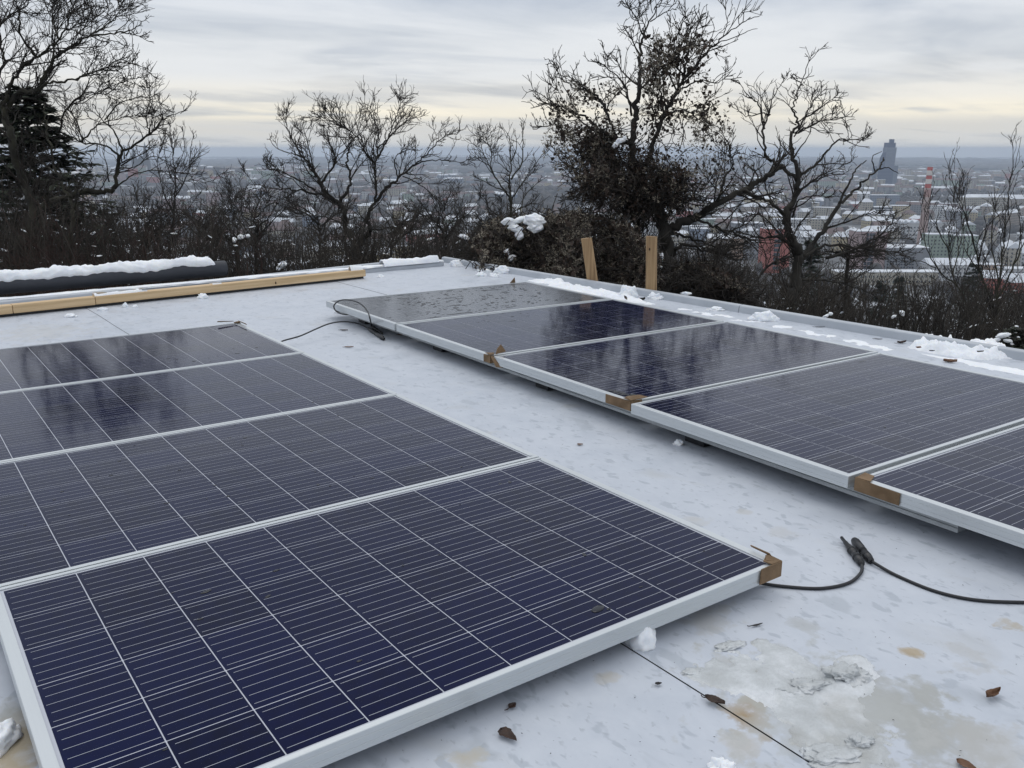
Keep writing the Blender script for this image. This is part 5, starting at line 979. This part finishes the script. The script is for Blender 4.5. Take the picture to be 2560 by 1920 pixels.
# the rest of the town
rg = np.random.default_rng(77); cols = list(WALLC); pr = np.array([.22, .20, .14, .09, .06, .07, .12, .06, .02, .02]); pr /= pr.sum(); made = 0; tries = 0; TOWN = {}; OCC = list(PLACED)
SECT = [(-40, -17, 'far left, below the church'), (-17, -7, 'behind the middle tree'), (-7, 0, 'behind the slim tree'), (0, 7, 'behind the creeper tree'), (7, 15, 'behind the gnarled tree'), (15, 21, 'near the striped chimney'), (21, 40, 'right of the striped chimney')]
def free(x, y, r):
    for a, b, c in OCC:
        if abs(a-x) < r+c and abs(b-y) < r+c and (a-x)**2+(b-y)**2 < (r+c)**2: return False
    return True
while made < 250 and tries < 6000:
    tries += 1; az = rg.uniform(-33, 33); d = math.sqrt(rg.uniform(690**2, 1500**2)); a = YAW+R(az); x, y = d*math.sin(a), d*math.cos(a)
    w, dp = rg.choice([rg.uniform(12, 24), rg.uniform(24, 52)], p=[.55, .45]), rg.uniform(9, 15); h = rg.choice([7, 10, 13, 16, 19, 22], p=[.18, .25, .25, .17, .1, .05]); r_ = w*.42+3
    if not free(x, y, r_) or (az < 8 and rg.random() < .5) or (8 < az < 22 and d < 960): continue
    OCC.append((x, y, r_)); c = cols[rg.choice(len(cols), p=pr)]; rf = rg.choice(['gable', 'hip', 'flat'], p=[.55, .29, .16]); sec = next((s for lo, hi, s in SECT if lo <= az < hi), 'in the valley'); band = 'nearer' if d < 950 else 'mid-distance' if d < 1220 else 'farther'
    yw = rg.choice([.3, -.5, 1.1, .75]); ori = {.3: 'slightly turned', -.5: 'angled', 1.1: 'end-on', .75: 'cornerwise'}[float(yw)]; size = 'long' if w > 34 else 'short' if w < 24 else ''; tall = 'tall' if h > 15 else 'low' if h < 9 else ''
    lb = ' '.join(q for q in (band, tall, size, c, {'gable': 'gabled', 'hip': 'hip-roofed', 'flat': 'flat-roofed'}[rf], 'house', ori, sec) if q)
    t = thing('city_building', lb, 'building', (x, y, float(ground_z(np.array(x), np.array(y)))), (0, 0, yw-YAW+rg.normal(0, .1)), 'houses of the town in the valley'); TOWN.setdefault(lb, []).append((az, t))
    A, B = MB(), MB(); block(A, B, w, dp, h, rf, rg.uniform(3.5, 5.5)); A.obj('wall', WM[c], t); rfo = B.obj('snow_roof', M_csnow if rg.random() < (.8 if az > 8 else .5) else M_tile, t); made += 1
    if rf != 'flat' and d < 1250:
        for q in range(rg.integers(1, 4)): MB().box(-.5, .5, -.4, .4, 0, 2.2).obj('chimney', WPL['tan'], rfo).location = (rg.uniform(-w*.3, w*.3), rg.uniform(-1, 1), h+3.2)
    elif d < 1250: MB().box(-2, 2, -1.6, 1.6, 0, 2.4).obj('lift_housing', WPL['grey'], rfo).location = (rg.uniform(-w*.3, w*.3), 0, h+.55)
for lb, L_ in TOWN.items():                             # alike houses are told apart from left to right
    if len(L_) > 1:
        for j, (_, t) in enumerate(sorted(L_, key=lambda q: q[0])): t['label'] = lb+', '+(('left' if len(L_) == 2 else 'leftmost') if j == 0 else ('right' if len(L_) == 2 else 'rightmost') if j == len(L_)-1 else 'middle')+' of '+{2: 'two', 3: 'three'}.get(len(L_), 'several')
# far districts, read as one mass
bw = {}; far_roof = MB(); far_dark = MB()
for k in range(7000):
    az = rg.uniform(-36, 36); d = math.sqrt(rg.uniform(1480**2, 5200**2)); a = YAW+R(az); x, y = d*math.sin(a), d*math.cos(a)
    if noise.noise(Vector((x*.0016, y*.0016, 3.3))) < -.12 or not free(x, y, 4): continue
    f = 1+(d-1500)/9000; w, dp, h = rg.choice([rg.uniform(10, 22), rg.uniform(22, 60)], p=[.65, .35])*f, rg.uniform(9, 16)*f, rg.choice([7, 10, 14, 19, 26], p=[.3, .3, .22, .13, .05]); th = rg.choice([.3, -.5, 1.1])-YAW+rg.normal(0, .15); c = cols[rg.choice(len(cols), p=pr)]; A, B = MB(), MB(); block(A, B, w, dp, h, rg.choice(['gable', 'flat']), 4)
    z = float(ground_z(np.array(x), np.array(y))); ca, sa = math.cos(th), math.sin(th); tf = lambda V: [(p[0]*ca-p[1]*sa+x, p[0]*sa+p[1]*ca+y, p[2]+z) for p in V]
    bw.setdefault(c, MB()).add(tf(A.v), A.f); (far_roof if rg.random() < .33 else far_dark).add(tf(B.v), B.f)
far = thing('far_districts', 'hazy mass of snow-roofed houses filling the far valley', 'town'); far['kind'] = 'stuff'
for c, mb in bw.items(): stuffpart(mb.obj('walls', WM[c], far))
stuffpart(far_roof.obj('snow_roofs', M_csnow, far)); stuffpart(far_dark.obj('bare_roofs', M_tile, far))
# woods between the houses and on the far ridges
Vs, Fs = [], []; V0, F0 = ICO[1]; cnt = 0
M_wood_far = mat('winter_wood', (.035, .032, .030), (.075, .066, .058), .03, .95)
for k in range(12500):
    u = rg.random(); az = rg.uniform(-36, 36); d = math.sqrt(rg.uniform(640**2, 2400**2)) if u < .62 else rg.uniform(2400, 9300); a = YAW+R(az); x, y = d*math.sin(a), d*math.cos(a); nn = noise.noise(Vector((x*.0045, y*.0045, 8.1))); n2 = noise.noise(Vector((x*.0009, y*.0009, 2.2)))
    if (d < 2400 and nn < (-.55 if az < 8 else -.16)) or (d >= 2400 and n2 < -.05 and d < 6800) or not free(x, y, -3): continue
    s = rg.uniform(3.2, 6.5)*((1.35 if az < 8 else 1) if d < 2400 else 1+(d-2400)/1100); z = float(ground_z(np.array(x), np.array(y))); W = V0*(1+.25*rg.normal(size=(len(V0), 1)))*np.array([s*(1 if d < 2400 else 2.6), s*(1 if d < 2400 else 2.6), min(s, 11)*.95])+np.array([x, y, z+min(s, 11)*.75]); Fs.append(F0+len(V0)*len(Vs)); Vs.append(W)
tag(mesh_obj('city_woods', np.vstack(Vs), [np.vstack(Fs)], M_wood_far, None, False), 'dark leafless tree masses between the houses and on far ridges', 'trees', kind='stuff')

# ------------------------------------------------------------------ winter haze over the valley
hm = bpy.data.materials.new('haze'); hm.use_nodes = True; ht = hm.node_tree; ht.nodes.clear(); ho = ht.nodes.new('ShaderNodeOutputMaterial'); hv = ht.nodes.new('ShaderNodeVolumePrincipled')
hv.inputs['Color'].default_value = (.68, .77, .90, 1); hv.inputs['Density'].default_value = .00016; hv.inputs['Anisotropy'].default_value = 0.0; ht.links.new(hv.outputs[0], ho.inputs['Volume'])
hz = MB().box(-16000, 16000, -16000, 16000, -125, 29).obj('haze', hm); hz['kind'] = 'stuff'; hz['label'] = 'pale blue winter haze over the valley'; hz['category'] = 'haze'
